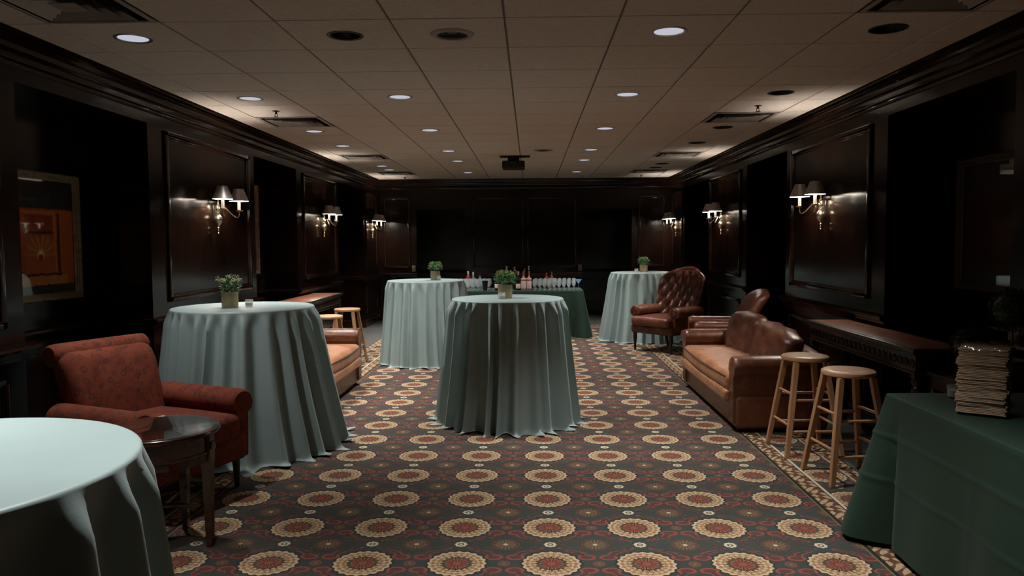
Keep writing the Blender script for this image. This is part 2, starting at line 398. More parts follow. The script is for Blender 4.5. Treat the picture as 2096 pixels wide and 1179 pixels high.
def rbox(mb, c, h, r, k=3, n=6, fn=None, mtx=None):
    """rounded box: centre c, half sizes h, corner radius r, k corner steps, n steps in the middle"""
    r = min(r, *h)
    def axis(hh):
        mid = hh-r; a = [-hh + r*(1-math.cos(PI/2*i/k)) if False else -hh + r*i/k for i in range(k)]
        m = [-mid + 2*mid*i/n for i in range(n+1)]
        return a + m + [-x for x in reversed(a)]
    ax = [axis(q) for q in h]; vs = []; fs = []
    def put(p):
        q = [max(-(h[i]-r), min(h[i]-r, p[i])) for i in range(3)]
        d = [p[i]-q[i] for i in range(3)]
        # tangent-like remap keeps the steps even on the rounding
        d = [math.tan(max(-1, min(1, x/r))*PI/4) if r > 0 else 0 for x in d]
        L = math.sqrt(sum(x*x for x in d))
        if L > 0: d = [x/L*r for x in d]
        p = [q[i]+d[i] for i in range(3)]
        if fn: p = fn(*p)
        return (p[0]+c[0], p[1]+c[1], p[2]+c[2])
    for a in range(3):
        b, e = (a+1) % 3, (a+2) % 3
        for sg in (-1, 1):
            o = len(vs)
            for p in ax[b]:
                for q in ax[e]:
                    t = [0, 0, 0]; t[a] = sg*h[a]; t[b] = p; t[e] = q; vs.append(put(t))
            nb, ne = len(ax[b]), len(ax[e])
            for i in range(nb-1):
                for j in range(ne-1):
                    f = (o+i*ne+j, o+(i+1)*ne+j, o+(i+1)*ne+j+1, o+i*ne+j+1)
                    fs.append(f if sg > 0 else f[::-1])
    return mb.add(vs, fs, mtx)
def part_r(name, mat, parent, c, h, r, k=3, n=6, fn=None, mtx=None):
    return rbox(MB(), c, h, r, k, n, fn, mtx).build(name, mat, parent)

def empty(name, loc, rz=0):
    o = bpy.data.objects.new(name, None); COL.objects.link(o); o.location = loc; o.rotation_euler = (0, 0, rz)
    o.empty_display_size = .1; return o
def tag(o, label, cat, group=None):
    o['label'] = label; o['category'] = cat
    if group: o['group'] = group
    return o
def struct(o, label=None):
    o['kind'] = 'structure'
    if label: o['label'] = label
    return o
def copy_tree(o, parent=None):
    c = o.copy(); COL.objects.link(c); c.parent = parent
    for ch in list(o.children): copy_tree(ch, c)
    return c
def jit(a): return random.uniform(-a, a)

# ------------------------------------------------------------------ the room
CX = -.13
WALL = 2.92           # half distance between the panelled faces
DEEP = 3.37           # half distance between the recess backs
Y0, Y1 = -3.0, 15.2
PANELS = [(-1.65, .65), (2.2, 4.5), (6.07, 8.41), (9.94, 12.08), (13.93, 15.2)]
MIRRORED = {'left': -1, 'right': 1}

fl = MB().box(CX-3.8, CX+3.8, Y0-.2, 17.3, -.12, -.004).build('floor', 'floor', smooth=False); struct(fl, 'plain grey floor around the patterned carpet')
cp = MB().bbox(CX-2.32, CX+2.32, Y0+.1, 14.25, -.004, 0, .001).build('carpet', 'carpet', smooth=False)
tag(cp, 'dark patterned carpet with rows of cream and red medallions and floral borders', 'carpet')

def moulding_frame(name, sgn, y0, y1, z0, z1, x, parent, wdt=.05, proud=.022, mat='wood_h'):
    """picture-frame moulding lying on a side wall face at x, pushed into the room"""
    mb = MB()
    for a, b, c, d in ((y0, y1, z1-wdt, z1), (y0, y1, z0, z0+wdt), (y0, y0+wdt, z0, z1), (y1-wdt, y1, z0, z1)):
        mb.bbox(x-sgn*proud, x+sgn*.004, a, b, c, d, .009)
    mb2 = mb
    q = wdt*.62
    for a, b, c, d in ((y0+wdt, y1-wdt, z1-wdt-q*.5, z1-wdt), (y0+wdt, y1-wdt, z0+wdt, z0+wdt+q*.5), (y0+wdt, y0+wdt+q*.5, z0+wdt, z1-wdt), (y1-wdt-q*.5, y1-wdt, z0+wdt, z1-wdt)):
        mb2.bbox(x-sgn*proud*.45, x+sgn*.004, a, b, c, d, .004)
    return mb2.build(name, mat, parent)

CORN = [(.0, -.205), (.010, -.205), (.012, -.190), (.020, -.186), (.024, -.172), (.016, -.166), (.018, -.135), (.030, -.128), (.034, -.112), (.024, -.106), (.028, -.078), (.042, -.070), (.047, -.052), (.038, -.046), (.044, -.022), (.062, -.012), (.066, .0), (.0, .0)]
CORN = [(p, CEIL+q) for p, q in CORN]
RAIL = [(.0, .865), (.012, .865), (.016, .885), (.032, .893), (.036, .908), (.06, .918), (.066, .935), (.06, .95), (.03, .953), (.0, .953)]
BASE = [(.0, 0), (.022, 0), (.022, .11), (.016, .125), (.008, .14), (.0, .14)]

for side, sg in MIRRORED.items():
    xw, xd = CX+sg*WALL, CX+sg*DEEP
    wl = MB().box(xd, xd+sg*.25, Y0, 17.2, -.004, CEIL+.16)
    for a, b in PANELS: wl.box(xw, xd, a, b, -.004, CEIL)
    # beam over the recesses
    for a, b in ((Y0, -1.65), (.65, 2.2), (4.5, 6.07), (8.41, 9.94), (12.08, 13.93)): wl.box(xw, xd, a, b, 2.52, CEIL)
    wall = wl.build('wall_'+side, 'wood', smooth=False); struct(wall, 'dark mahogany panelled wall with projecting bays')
    # mouldings of the bays
    for a, b in PANELS[1:]:
        m = .27 if a > 5 else .25
        e = b-.17 if b < 15 else b-.12
        s_ = a+m if a < 13 else a+.14
        moulding_frame('panel_moulding', sg, s_, e, 1.065, 2.50, xw, wall)
        if a < 13:
            q = (s_+e)/2
            moulding_frame('dado_moulding', sg, s_, e, .22, .78, xw, wall, .04, .016)
        else: moulding_frame('dado_moulding', sg, s_, e, .22, .78, xw, wall, .04, .016)
        # raised field inside the frame
    # chair rail and baseboard follow the bays
    def follow(prof, nm, mat, par):
        path = []; cur = Y0
        mb = MB()
        spans = []
        prev_end = Y0
        for a, b in PANELS:
            if a > prev_end: spans.append((prev_end, a, xd))
            spans.append((a, b, xw)); prev_end = b
        for a, b, x in spans:
            on_bay = x == xw
            ex = prof_w = max(p[0] for p in prof)
            y_a, y_b = (a-(ex if on_bay and a > Y0 else 0), b+(ex if on_bay and b < 15 else 0)) if on_bay else (a, b)
            mb.prism([(x-sg*p[0], p[1]) for p in prof], y_a, y_b, 1)
            if on_bay:
                if a > Y0: mb.prism([(a-p[0], p[1]) for p in prof], xd, x, 0)
                if b < 15: mb.prism([(b+p[0], p[1]) for p in prof], xd, x, 0)
        return mb.build(nm, mat, par, angle=20)
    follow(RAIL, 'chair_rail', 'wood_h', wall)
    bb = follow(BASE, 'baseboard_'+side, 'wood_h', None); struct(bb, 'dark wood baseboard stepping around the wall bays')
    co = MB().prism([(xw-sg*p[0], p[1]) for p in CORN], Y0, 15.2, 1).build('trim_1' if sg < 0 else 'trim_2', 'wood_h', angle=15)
    struct(co, 'dark wood crown moulding along the ceiling')

# far wall: corner pieces, middle piece, two dark doorways set back
fb = MB()
FX = [(CX-WALL, -2.27), (-1.29, 1.03), (2.01, CX+WALL)]
for a, b in FX: fb.box(a, b, Y1, 17.0, -.004, CEIL)
for a, b in ((-2.27, -1.29), (1.03, 2.01)): fb.box(a, b, Y1, 17.0, 2.2, CEIL)
fb.box(CX-3.6, CX+3.6, 17.0, 17.2, -.004, CEIL+.16)
wf = fb.build('wall_far', 'wood', smooth=False); struct(wf, 'dark mahogany end wall behind the bar with two set-back doorways')
fr = MB(); fbase = MB(); 
for a, b in FX:
    fr.prism([(Y1-p[0], p[1]) for p in RAIL], a, b, 0); fbase.prism([(Y1-p[0], p[1]) for p in BASE], a, b, 0)
for a, b in ((-2.27, -1.29), (1.03, 2.01)):
    fr.prism([(17-p[0], p[1]) for p in RAIL], a, b, 0); fbase.prism([(17-p[0], p[1]) for p in BASE], a, b, 0)
fr.build('chair_rail', 'wood_x', wf, angle=20)
struct(fbase.build('baseboard_far', 'wood_x', angle=20), 'dark wood baseboard of the end wall')
fc = MB().prism([(Y1-p[0], p[1]) for p in CORN], CX-WALL, CX+WALL, 0).build('trim_3', 'wood_x', angle=15); struct(fc, 'dark wood crown moulding over the end wall')
def far_frame(x0, x1, z0, z1, y=Y1, wdt=.045, par=wf, nm='panel_moulding'):
    mb = MB()
    for a, b, c, d in ((x0, x1, z1-wdt, z1), (x0, x1, z0, z0+wdt), (x0, x0+wdt, z0, z1), (x1-wdt, x1, z0, z1)):
        mb.bbox(a, b, y-.022, y+.004, c, d, .009)
    return mb.build(nm, 'wood_x', par)
for x0, x1 in ((-2.93, -2.40), (2.14, 2.67), (-1.15, -.13), (-.07, .92)):
    far_frame(x0, x1, 1.05, 2.45); far_frame(x0, x1, .22, .76, wdt=.036, nm='dado_moulding')
for x0, x1 in ((-2.2, -1.36), (1.10, 1.94)):
    far_frame(x0, x1, .2, .74, 17.0, .04, nm='dado_moulding')
for x in (-2.205, 1.085):
    sp = MB().bbox(x-.032, x+.032, Y1-.012 if x > 0 else 16.99, Y1+.002 if x > 0 else 17.0, .86, .98, .003)
# switch plates: one beside each doorway
for x, nm in ((-2.33, 'beside the doorway behind the draped tables'), (.985, 'beside the doorway at the bar end')):
    o = MB().bbox(x-.035, x+.035, Y1-.08, Y1-.066, .86, .98, .003).build('switch_plate', 'plate')
    o.location = (0, .06, .12)
    tag(o, 'small wall switch plate '+nm, 'switch')
    MB().bbox(x-.008, x+.008, Y1-.086, Y1-.079, .905, .935, .002).build('rocker', 'plate', o)
bw = MB().box(CX-3.6, CX+3.6, Y0-.2, Y0, -.004, CEIL+.16).build('wall_back', 'wood', smooth=False); struct(bw, 'dark wood wall at the near end of the room')

# ------------------------------------------------------------------ ceiling
GX, GY, GS = -.1401, 4.3645, .6523
cl = MB().box(CX-3.6, CX+3.6, Y0-.2, 17.2, CEIL+.07, CEIL+.17).build('ceiling', 'tbar', smooth=False); struct(cl, 'suspended ceiling of grey-brown fissured tiles in a dark grid')
# plain strip behind the camera
MB().box(CX-WALL, CX+WALL, Y0, GY-6*GS, CEIL, CEIL+.07).build('ceiling_field', 'tile', cl, smooth=False)
gb = MB()
for i in range(-5, 6):
    x = GX+i*GS
    if abs(x-CX) < WALL: gb.box(x-.012, x+.012, GY-6*GS, 15.2, CEIL+.006, CEIL+.03)
for j in range(-6, 17):
    gb.box(CX-WALL, CX+WALL, GY+j*GS-.012, GY+j*GS+.012, CEIL+.0062, CEIL+.0298)
gb.build('ceiling_grid', 'tbar', cl, smooth=False)
GAPX, GAPY = .006, .0055
def tile_mesh(wx, wy, hole=0.0):
    mb = MB(); hx, hy = wx/2-GAPX, wy/2-GAPY; t = .016; b = .003
    if not hole:
        mb.box(-hx, hx, -hy, hy, b, t)
        vs = [(-hx, -hy, b), (hx, -hy, b), (hx, hy, b), (-hx, hy, b), (-hx+b, -hy+b, 0), (hx-b, -hy+b, 0), (hx-b, hy-b, 0), (-hx+b, hy-b, 0)]
        mb.add(vs, [(0, 4, 5, 1), (1, 5, 6, 2), (2, 6, 7, 3), (3, 7, 4, 0), (4, 7, 6, 5)])
    else:
        n = 48; vs = []; fs = []
        for i in range(n):
            a = 2*PI*i/n; c, s = math.cos(a), math.sin(a)
            k = min(hx/abs(c) if abs(c) > 1e-6 else 9, hy/abs(s) if abs(s) > 1e-6 else 9)
            for z, q in ((0, k), (0, hole/1), (t, hole), (t, k)):
                vs.append((c*q, s*q, z))
        for i in range(n):
            j = (i+1) % n
            for k in range(4):
                l = (k+1) % 4; fs.append((i*4+k, i*4+l, j*4+l, j*4+k))
        mb.add(vs, fs)
    return mb
DR = .095
LIT, DARK = [], []
cells = {}
for j in (0, 3, 6, 8, 12, 13): cells[(-4, j)] = 'lit'; cells[(3, j)] = 'dark'
for j in (0, 3, 6, 9, 11, 14): cells[(-2, j)] = 'lit'; cells[(1, j)] = 'lit'
cells[(-2, 0)] = 'dark'
cells[(-4, -4)] = cells[(-2, -4)] = cells[(1, -3)] = 'lit'
cells[(3, -4)] = 'dark'
cells[(-1, 0)] = 'speaker'; cells[(0, 9)] = 'speaker'
for j in (-1, 5, 10, 14): cells[(-4, j)] = 'vent'; cells[(3, j)] = 'vent'
tm_full = tile_mesh(GS, GS).build('ceiling_tile', 'tile', cl, smooth=False)
tm_hole = tile_mesh(GS, GS, DR).build('ceiling_tile', 'tile', cl, smooth=False)
used = {0: 0, 1: 0}
for i in range(-5, 5):
    x0, x1 = max(GX+i*GS, CX-WALL), min(GX+(i+1)*GS, CX+WALL)
    if x1-x0 < GS-.01:
        te = tile_mesh(x1-x0, GS)
        proto = None
    for j in range(-6, 16):
        kind = cells.get((i, j))
        if kind == 'vent': continue
        y0, y1 = GY+j*GS, GY+(j+1)*GS
        if x1-x0 < GS-.01:
            if proto is None: proto = te.build('ceiling_tile', 'tile', cl, smooth=False); o = proto
            else: o = proto.copy(); COL.objects.link(o)
        elif kind in ('lit', 'dark', 'speaker'):
            o = tm_hole if not used[1] else tm_hole.copy()
            if used[1]: COL.objects.link(o)
            used[1] = 1
        else:
            o = tm_full if not used[0] else tm_full.copy()
            if used[0]: COL.objects.link(o)
            used[0] = 1
        o.parent = cl; o.location = ((x0+x1)/2, (y0+y1)/2, CEIL)
yl = GY+16*GS
for i in range(-5, 5):
    x0, x1 = max(GX+i*GS, CX-WALL), min(GX+(i+1)*GS, CX+WALL)
    tile_mesh(x1-x0, 15.2-yl).build('ceiling_tile', 'tile', cl, smooth=False, loc=((x0+x1)/2, (yl+15.2)/2, CEIL))

# downlights
def make_downlight(lit):
    r = empty('downlight', (0, 0, CEIL))
    MB().lathe([(DR-.006, -.001), (DR+.002, -.005), (DR+.014, -.004), (DR+.016, -.0005), (DR-.001, .0), (DR-.004, .012)], 40, cap=False).build('trim_ring', 'chrome' if lit else 'darkmetal', r)
    prof = [(DR-.008, .002), (DR-.016, .03), (DR-.035, .06), (.035, .07)]
    MB().lathe(prof, 40, cap=False).build('reflector', 'chrome' if lit else 'black', r)
    if lit: MB().lathe([(.0, -.0035), (DR-.030, -.003), (DR-.006, .001), (DR-.004, .006)], 40, cap=False).build('lens', 'lens_white', r)
    else: MB().lathe([(.0, .052), (.03, .053), (.036, .068)], 24, cap=False).build('lamp', 'darkmetal', r)
    tag(r, 'round recessed ceiling downlight with a pale glowing lens' if lit else 'round recessed ceiling downlight, unlit with a black opening', 'light',
        'lit downlights in the tiled ceiling' if lit else 'unlit downlights in the tiled ceiling')
    return r
protos = {}
def spot(loc, power):
    l = bpy.data.lights.new('downlight_beam', 'SPOT'); l.energy = power; l.color = DOWN_COL
    l.spot_size = math.radians(SPOT_DEG); l.spot_blend = SPOT_BLEND; l.shadow_soft_size = .06
    o = bpy.data.objects.new('downlight_beam', l); COL.objects.link(o); o.location = loc
    return o
for (i, j), kind in cells.items():
    if kind not in ('lit', 'dark'): continue
    lit = kind == 'lit'
    if kind not in protos: protos[kind] = make_downlight(lit); o = protos[kind]
    else: o = copy_tree(protos[kind])
    x, y = GX+(i+.5)*GS, GY+(j+.5)*GS
    o.location = (x, y, CEIL)
    if lit:
        s = spot((0, 0, -.02), DOWN_W); s.parent = o
# speakers
sp0 = None
for (i, j), kind in cells.items():
    if kind != 'speaker': continue
    r = empty('ceiling_speaker', (GX+(i+.5)*GS, GY+(j+.5)*GS, CEIL))
    MB().lathe([(DR-.006, .0), (DR-.002, -.010), (DR+.03, -.008), (DR+.04, -.0005), (DR-.004, .012)], 40, cap=False).build('ring', 'grille', r)
    MB().lathe([(DR-.004, .006), (.05, .030), (.035, .012), (.0, .006)], 40, cap=False).build('cone', 'darkmetal', r)
    MB().lathe([(.062, -.001), (.066, .004), (.052, .01), (.050, .004)], 40, cap=False).build('grille_ring', 'tbar', r)
    tag(r, 'round ceiling speaker with a raised rim close to an unlit downlight' if j == 0 else 'small dim ceiling speaker near the hanging projector', 'speaker')
# vents: four-way diffusers
def make_vent():
    r = empty('ceiling_vent', (0, 0, CEIL)); h = GS/2-.006
    MB().box(-h, h, -h, h, .028, .032).build('back_box', 'black', r, smooth=False)
    def sq(h0, z0, h1, z1, t=.004):
        mb = MB(); c0 = [(-h0, -h0, z0), (h0, -h0, z0), (h0, h0, z0), (-h0, h0, z0)]; c1 = [(-h1, -h1, z1), (h1, -h1, z1), (h1, h1, z1), (-h1, h1, z1)]
        c2 = [(x*(h0-t)/h0, y*(h0-t)/h0, z+t) for x, y, z in c0]; c3 = [(x*(h1-t)/h1, y*(h1-t)/h1, z+t) for x, y, z in c1]
        vs = c0+c1+c2+c3; fs = []
        for i in range(4):
            j = (i+1) % 4; fs += [(i, j, 4+j, 4+i), (8+i, 12+i, 12+j, 8+j), (i, 8+i, 8+j, j), (4+i, 4+j, 12+j, 12+i)]
        return mb.add(vs, fs)
    sq(h, -.002, h-.03, -.006).build('frame', 'grille', r, smooth=False)
    for a in (.245, .185, .125): sq(a, -.012, a-.045, .022).build('louvre', 'grille', r, smooth=False)
    MB().bbox(-.07, .07, -.07, .07, -.012, -.007, .002).build('centre_plate', 'grille', r, smooth=False)
    tag(r, 'square metal air diffuser with nested dark slots set in the tiled ceiling', 'vent', 'air diffusers in the tiled ceiling')
    return r
vp = None
for (i, j), kind in cells.items():
    if kind != 'vent': continue
    if vp is None: vp = make_vent(); o = vp
    else: o = copy_tree(vp)
    o.location = (GX+(i+.5)*GS, GY+(j+.5)*GS, CEIL)
# sprinklers
spk = None
for x, y in ((-2.41, 7.28), (2.13, 7.26), (-2.40, 14.68), (2.11, 14.62)):
    if spk is None:
        spk = empty('sprinkler', (0, 0, CEIL))
        MB().lathe([(.033, 0), (.033, -.004), (.012, -.007), (.010, -.03)], 16).build('escutcheon', 'darkmetal', spk)
        MB().tube([(.008, 0, -.03), (.014, 0, -.04), (.004, 0, -.056)], .003, 6).tube([(-.008, 0, -.03), (-.014, 0, -.04), (-.004, 0, -.056)], .003, 6).build('yoke', 'darkmetal', spk)
        MB().lathe([(.0, -.056), (.026, -.056), (.026, -.059), (.0, -.059)], 16).build('deflector', 'darkmetal', spk); o = spk
        tag(spk, 'small dark fire sprinkler head hanging from a ceiling tile', 'sprinkler', 'sprinkler heads on the ceiling')
    else: o = copy_tree(spk)
    o.location = (x, y, CEIL)
# projector
pj = empty('projector', (-.24, 11.28, CEIL))
MB().bbox(-.20, .24, -.10, .10, -.012, 0, .004).build('ceiling_plate', 'black', pj)
MB().bbox(-.085, .085, -.06, .06, -.075, -.012, .006).build('mount', 'black', pj)
body = rbox(MB(), (0, 0, -.132), (.165, .14, .058), .022, 3, 2).build('body', 'black', pj)
MB().bbox(-.155, .155, -.144, -.139, -.182, -.172, .002).build('trim_strip', 'darkmetal', body)
MB().lathe([(.045, 0), (.045, .02), (.036, .022), (.034, .008), (.0, .006)], 24, Matrix.Translation((.01, -.139, -.128)) @ Matrix.Rotation(PI/2, 4, 'X')).build('lens', 'greenglass', pj)
for x in (-.11, .105): MB().bbox(x-.032, x+.032, -.143, -.138, -.16, -.10, .002).build('front_grille', 'darkmetal', pj)
tag(pj, 'black projector hanging from the ceiling ahead of the bar', 'projector')

# ------------------------------------------------------------------ wall sconces (local +x out of the wall)
def make_sconce():
    r = empty('wall_sconce', (0, 0, 0))
    # backplate: flattened column with turned rings and tulip foot
    tul = [(.0, 1.695), (.006, 1.698), (.010, 1.706), (.006, 1.714), (.009, 1.722), (.022, 1.74), (.038, 1.765), (.043, 1.79), (.036, 1.815), (.018, 1.835), (.012, 1.842)]
    MB().lathe(tul, 20, Matrix.Translation((.045, 0, 0))).build('tulip_base', 'brass', r)
    fin = [(.0, 1.645), (.006, 1.650), (.008, 1.657), (.004, 1.664), (.007, 1.672), (.009, 1.68), (.005, 1.688), (.004, 1.697)]
    MB().lathe(fin, 14, Matrix.Translation((.045, 0, 0))).build('finial', 'brass', r)
    colp = [(.012, 1.84), (.026, 1.847), (.026, 1.853), (.014, 1.86), (.020, 1.872), (.024, 1.885), (.014, 1.90), (.012, 1.915), (.020, 1.925), (.020, 1.932), (.010, 1.94), (.009, 1.96), (.014, 1.967), (.012, 1.985), (.003, 1.995), (.0, 1.996)]
    MB().lathe(colp, 20, Matrix.Translation((.045, 0, 0))).build('column', 'brass', r)
    MB().bbox(0, .05, -.018, .018, 1.77, 1.93, .006).build('backplate', 'brass', r)
    for s in (-1, 1):
        pts = []
        for k in range(25):
            t = k/24
            x = .05+.125*min(1, t*1.25)
            y = s*(.015+.185*t)
            z = 1.875 - .065*math.sin(PI*min(1, t*1.02))**.8*(1 if t > .3 else t/.3) + (.0 if t < .75 else -.005)
            pts.append((x, y, z))
        pts += [(.175, s*.2, 1.868)]
        # drop then rise to the bobeche
        pts = [(.05, s*.01, 1.885), (.07, s*.03, 1.905), (.10, s*.055, 1.895), (.125, s*.085, 1.86), (.15, s*.12, 1.825), (.168, s*.155, 1.812), (.175, s*.185, 1.825), (.175, s*.2, 1.85), (.175, s*.2, 1.872)]
        fine = []
        for a in range(len(pts)-1):
            p0, p1, p2, p3 = [Vector(pts[max(0, min(len(pts)-1, a+d))]) for d in (-1, 0, 1, 2)]
            for q in range(4):
                t = q/4
                fine.append(.5*((2*p1)+(p2-p0)*t+(2*p0-5*p1+4*p2-p3)*t*t+(3*p1-p0-3*p2+p3)*t**3))
        fine.append(Vector(pts[-1]))
        arm = MB().tube(fine, .0058, 8).build('arm', 'brass', r)
        T = Matrix.Translation((.175, s*.2, 0))
        MB().lathe([(.0, 1.868), (.016, 1.868), (.036, 1.878), (.038, 1.882), (.014, 1.880), (.014, 1.888), (.0, 1.889)], 24, T).build('bobeche', 'brass', arm)
        MB().lathe([(.0145, 1.886), (.0145, 1.975), (.010, 1.978), (.0, 1.979)], 18, T).build('candle_sleeve', 'candle', r)
        MB().lathe([(.006, 1.979), (.009, 2.005), (.016, 2.022), (.0165, 2.034), (.009, 2.052), (.0, 2.064)], 16, T).build('bulb', 'bulb', r)
        sh = MB().lathe([(.094, 1.972), (.045, 2.092), (.0435, 2.0915), (.0925, 1.9718), (.094, 1.972)], 40, T, cap=False).build('shade', 'shade', r)
        MB().lathe([(.0915, 1.9735), (.0428, 2.091)], 40, T, cap=False).build('lining', 'shade_in', sh)
        MB().tube([(.175-.0435, s*.2, 2.088), (.175+.0435, s*.2, 2.088)], .0015, 6).tube([(.175, s*.2, 2.03), (.175, s*.2, 2.088)], .0015, 6).build('clip', 'brass', sh)
    return r
SC = {-1: ['brass two-arm wall sconce above the draped table behind the rust armchair', 'brass two-arm wall sconce above the console and the pair of stools beyond the leather sofa', 'brass two-arm wall sconce at the bar end, on the wall of the orange painting'],
      1: ['brass two-arm wall sconce above the brown leather sofa with slumped cushions', 'brass two-arm wall sconce above the tufted oxblood armchair', 'brass two-arm wall sconce at the bar end, on the wall behind the tufted armchair']}
scp = None
for sg in (-1, 1):
    for k, y in enumerate((7.30, 11.08, 14.5)):
        if scp is None: scp = make_sconce(); o = scp
        else: o = copy_tree(scp)
        o.location = (CX+sg*(WALL), y, 0); o.rotation_euler = (0, 0, 0 if sg < 0 else PI)
        tag(o, SC[sg][k], 'wall light', 'two-arm sconces on the side walls')

# ------------------------------------------------------------------ framed pictures
def picture(xf, y, sg, wdt, hgt, zc, canvas, label, fm='gilt'):
    r = empty('framed_picture', (xf, y, zc), PI/2 if sg < 0 else -PI/2)   # local -y faces the room... x along the wall
    hw, hh, f = wdt/2, hgt/2, .085
    prof = [(0, 0), (0, .045), (.012, .05), (.02, .042), (.035, .040), (.05, .03), (.062, .03), (.07, .022), (.085, .018), (.085, 0)]
    prof = [(a*.62, b) for a, b in prof]
    def rail_(L, rot, off):
        mb = MB(); n = len(prof); vs = []
        for e in (-1, 1):
            for a, b in prof: vs.append((e*(L-a), -b, -a))
        fs = [tuple(range(n)), tuple(range(2*n-1, n-1, -1))]+[(i, i+n, (i+1) % n+n, (i+1) % n) for i in range(n)]
        return mb.add(vs, fs, Matrix.Rotation(rot, 4, 'Y') @ Matrix.Translation((0, 0, off)))
    for L, rot, off in ((hw, 0, hh), (hw, PI, hh), (hh, PI/2, hw), (hh, -PI/2, hw)):
        rail_(L, rot, off).build('frame_side', fm, r, angle=25)
    MB().box(-hw+.049, hw-.049, -.010, -.002, -hh+.049, hh-.049).build('canvas', canvas, r, smooth=False)
    MB().box(-hw+.049, hw-.049, -.0175, -.0155, -hh+.049, hh-.049).build('glass_pane', 'pane', r, smooth=False)
    tag(r, label, 'picture'); return r
picture(CX-DEEP, 5.27, -1, 1.06, .92, 1.61, 'paint_warm', 'gilt-framed glazed painting of a glowing orange interior in the wall recess')
picture(CX-DEEP, 9.17, -1, 1.00, 1.12, 1.73, 'paint_dark', 'gilt-framed picture edge-on in the recess behind the console and stools')
picture(CX+DEEP, 5.30, 1, 1.06, .96, 1.66, 'paint_dark', 'dark glazed picture in a gilt frame coloured for shade above the console with topiary plants', 'gilt_shaded')

# ------------------------------------------------------------------ round tables under cloths
def round_cloth(name, cx, cy, R, H, hem, nf, seed, amp, label, puddle=.10, bias=(0, 0), shrink=None, mat='sage'):
    rnd = random.Random(seed); n = 264
    peaks = []; a = rnd.uniform(0, 1)
    for i in range(nf): peaks.append((2*PI*(i+rnd.uniform(-.30, .30))/nf, rnd.uniform(.45, 1.0), rnd.uniform(.6, 1.25)))
    peaks.sort()
    def g(th):
        # narrow convex ridges, broad hollows
        best = -1
        for i in range(nf):
            p0 = peaks[i][0]; p1 = peaks[(i+1) % nf][0]+(2*PI if i == nf-1 else 0)
            t = th
            while t < p0: t += 2*PI
            if t <= p1:
                f = (t-p0)/(p1-p0); A = peaks[i][1]*(1-f)+peaks[(i+1) % nf][1]*f
                sh = peaks[i][2]
                c = abs(math.cos(PI*f))
                return A*(2*c**(3.6*sh)-1)
        return 0
    gs = [g(2*PI*i/n) for i in range(n)]
    ws = [math.sin(2*2*PI*i/n+seed)*.5+math.sin(3*2*PI*i/n+seed*1.7)*.5 for i in range(n)]
    rows = []
    for q in (.25, .5, .75, .9, .965): rows.append([(R*q, H, 0)]*n)
    for k in range(1, 5):
        a_ = PI/2*k/4; rows.append([(R-.012+.012*math.sin(a_), H-.012*(1-math.cos(a_)), 0)]*n)
    T = 34
    for k in range(1, T+1):
        t = k/T; z = (H-.012)*(1-t)+.05*t
        row = []
        for i in range(n):
            th = 2*PI*i/n
            flare = hem*(t**1.15)
            if shrink: flare *= 1-shrink[2]*math.exp(-(((th-shrink[0]+PI) % (2*PI)-PI)/shrink[1])**2)
            ramp = min(1, t/.09)**.8*(.55+.45*t)
            drift = .10*math.sin(3*t+seed+th)*t
            row.append((R+flare*(1+.10*ws[i])+amp*ramp*(gs[i]+.15)+bias[0]*t*max(0, math.cos(th-bias[1])), z, drift*.25))
        rows.append(row)
    base = rows[-1]
    for k, (dz, dr) in enumerate(((.030, .012), (.016, .032), (.008, .06), (.005, .10), (.003, .13))):
        row = []
        for i in range(n):
            j = rnd.uniform(-.002, .002)
            ext = puddle*(.45+.35*gs[i]+.3*ws[i]+.12*math.sin(7*2*PI*i/n+seed))
            if shrink: ext *= 1-.85*math.exp(-(((2*PI*i/n-shrink[0]+PI) % (2*PI)-PI)/shrink[1])**2)
            ext = max(.012, ext)
            lift = max(0, math.sin(13*2*PI*i/n+seed*3)*.6+gs[i]*.4)*.026*(k/4)
            row.append((base[i][0]+dr/.13*ext, dz+lift+(0.003 if k < 4 else 0), base[i][2]))
        rows.append(row)
    vs = [(0, 0, H)]; fs = []
    for row in rows:
        for i in range(n):
            r, z, d = row[i]; th = 2*PI*i/n+d
            vs.append((r*math.cos(th), r*math.sin(th), z))
    for i in range(n): fs.append((0, 1+i, 1+(i+1) % n))
    for k in range(len(rows)-1):
        for i in range(n):
            j = (i+1) % n; fs.append((1+k*n+i, 1+(k+1)*n+i, 1+(k+1)*n+j, 1+k*n+j))
    mb = MB(); mb.add(vs, fs)
    o = mb.build(name, mat, None, True, 75, (cx, cy, 0))
    tag(o, label, 'tablecloth', 'sage cloths over the round cocktail tables'); return o
TH = 1.067
TAB = {'near': (-1.395, 1.60), 'left': (-2.22, 5.83), 'mid': (-.20, 6.62), 'back': (-1.36, 9.86), 'far': (1.77, 12.12)}
round_cloth('tablecloth', *TAB['mid'], .485, TH, .085, 27, 3, .078, 'pale sage cloth over the round table standing free in the middle of the carpet', .09)
round_cloth('tablecloth', *TAB['left'], .53, TH, .14, 27, 11, .070, 'pale sage cloth over the round table behind the rust armchair, trailing on the carpet', .13, (.10, -1.0), (-2.0, .55, .75))
round_cloth('tablecloth', *TAB['near'], .495, TH, .12, 18, 21, .058, 'pale sage cloth over the round table with an empty top beside the glass-topped side table', .08)
round_cloth('tablecloth', *TAB['back'], .495, TH, .065, 25, 5, .062, 'pale sage cloth over the round table in front of the bar, near the stools', .05)
round_cloth('tablecloth', *TAB['far'], .495, TH, .14, 25, 9, .066, 'pale sage cloth over the round table beside the tufted oxblood armchair', .05)

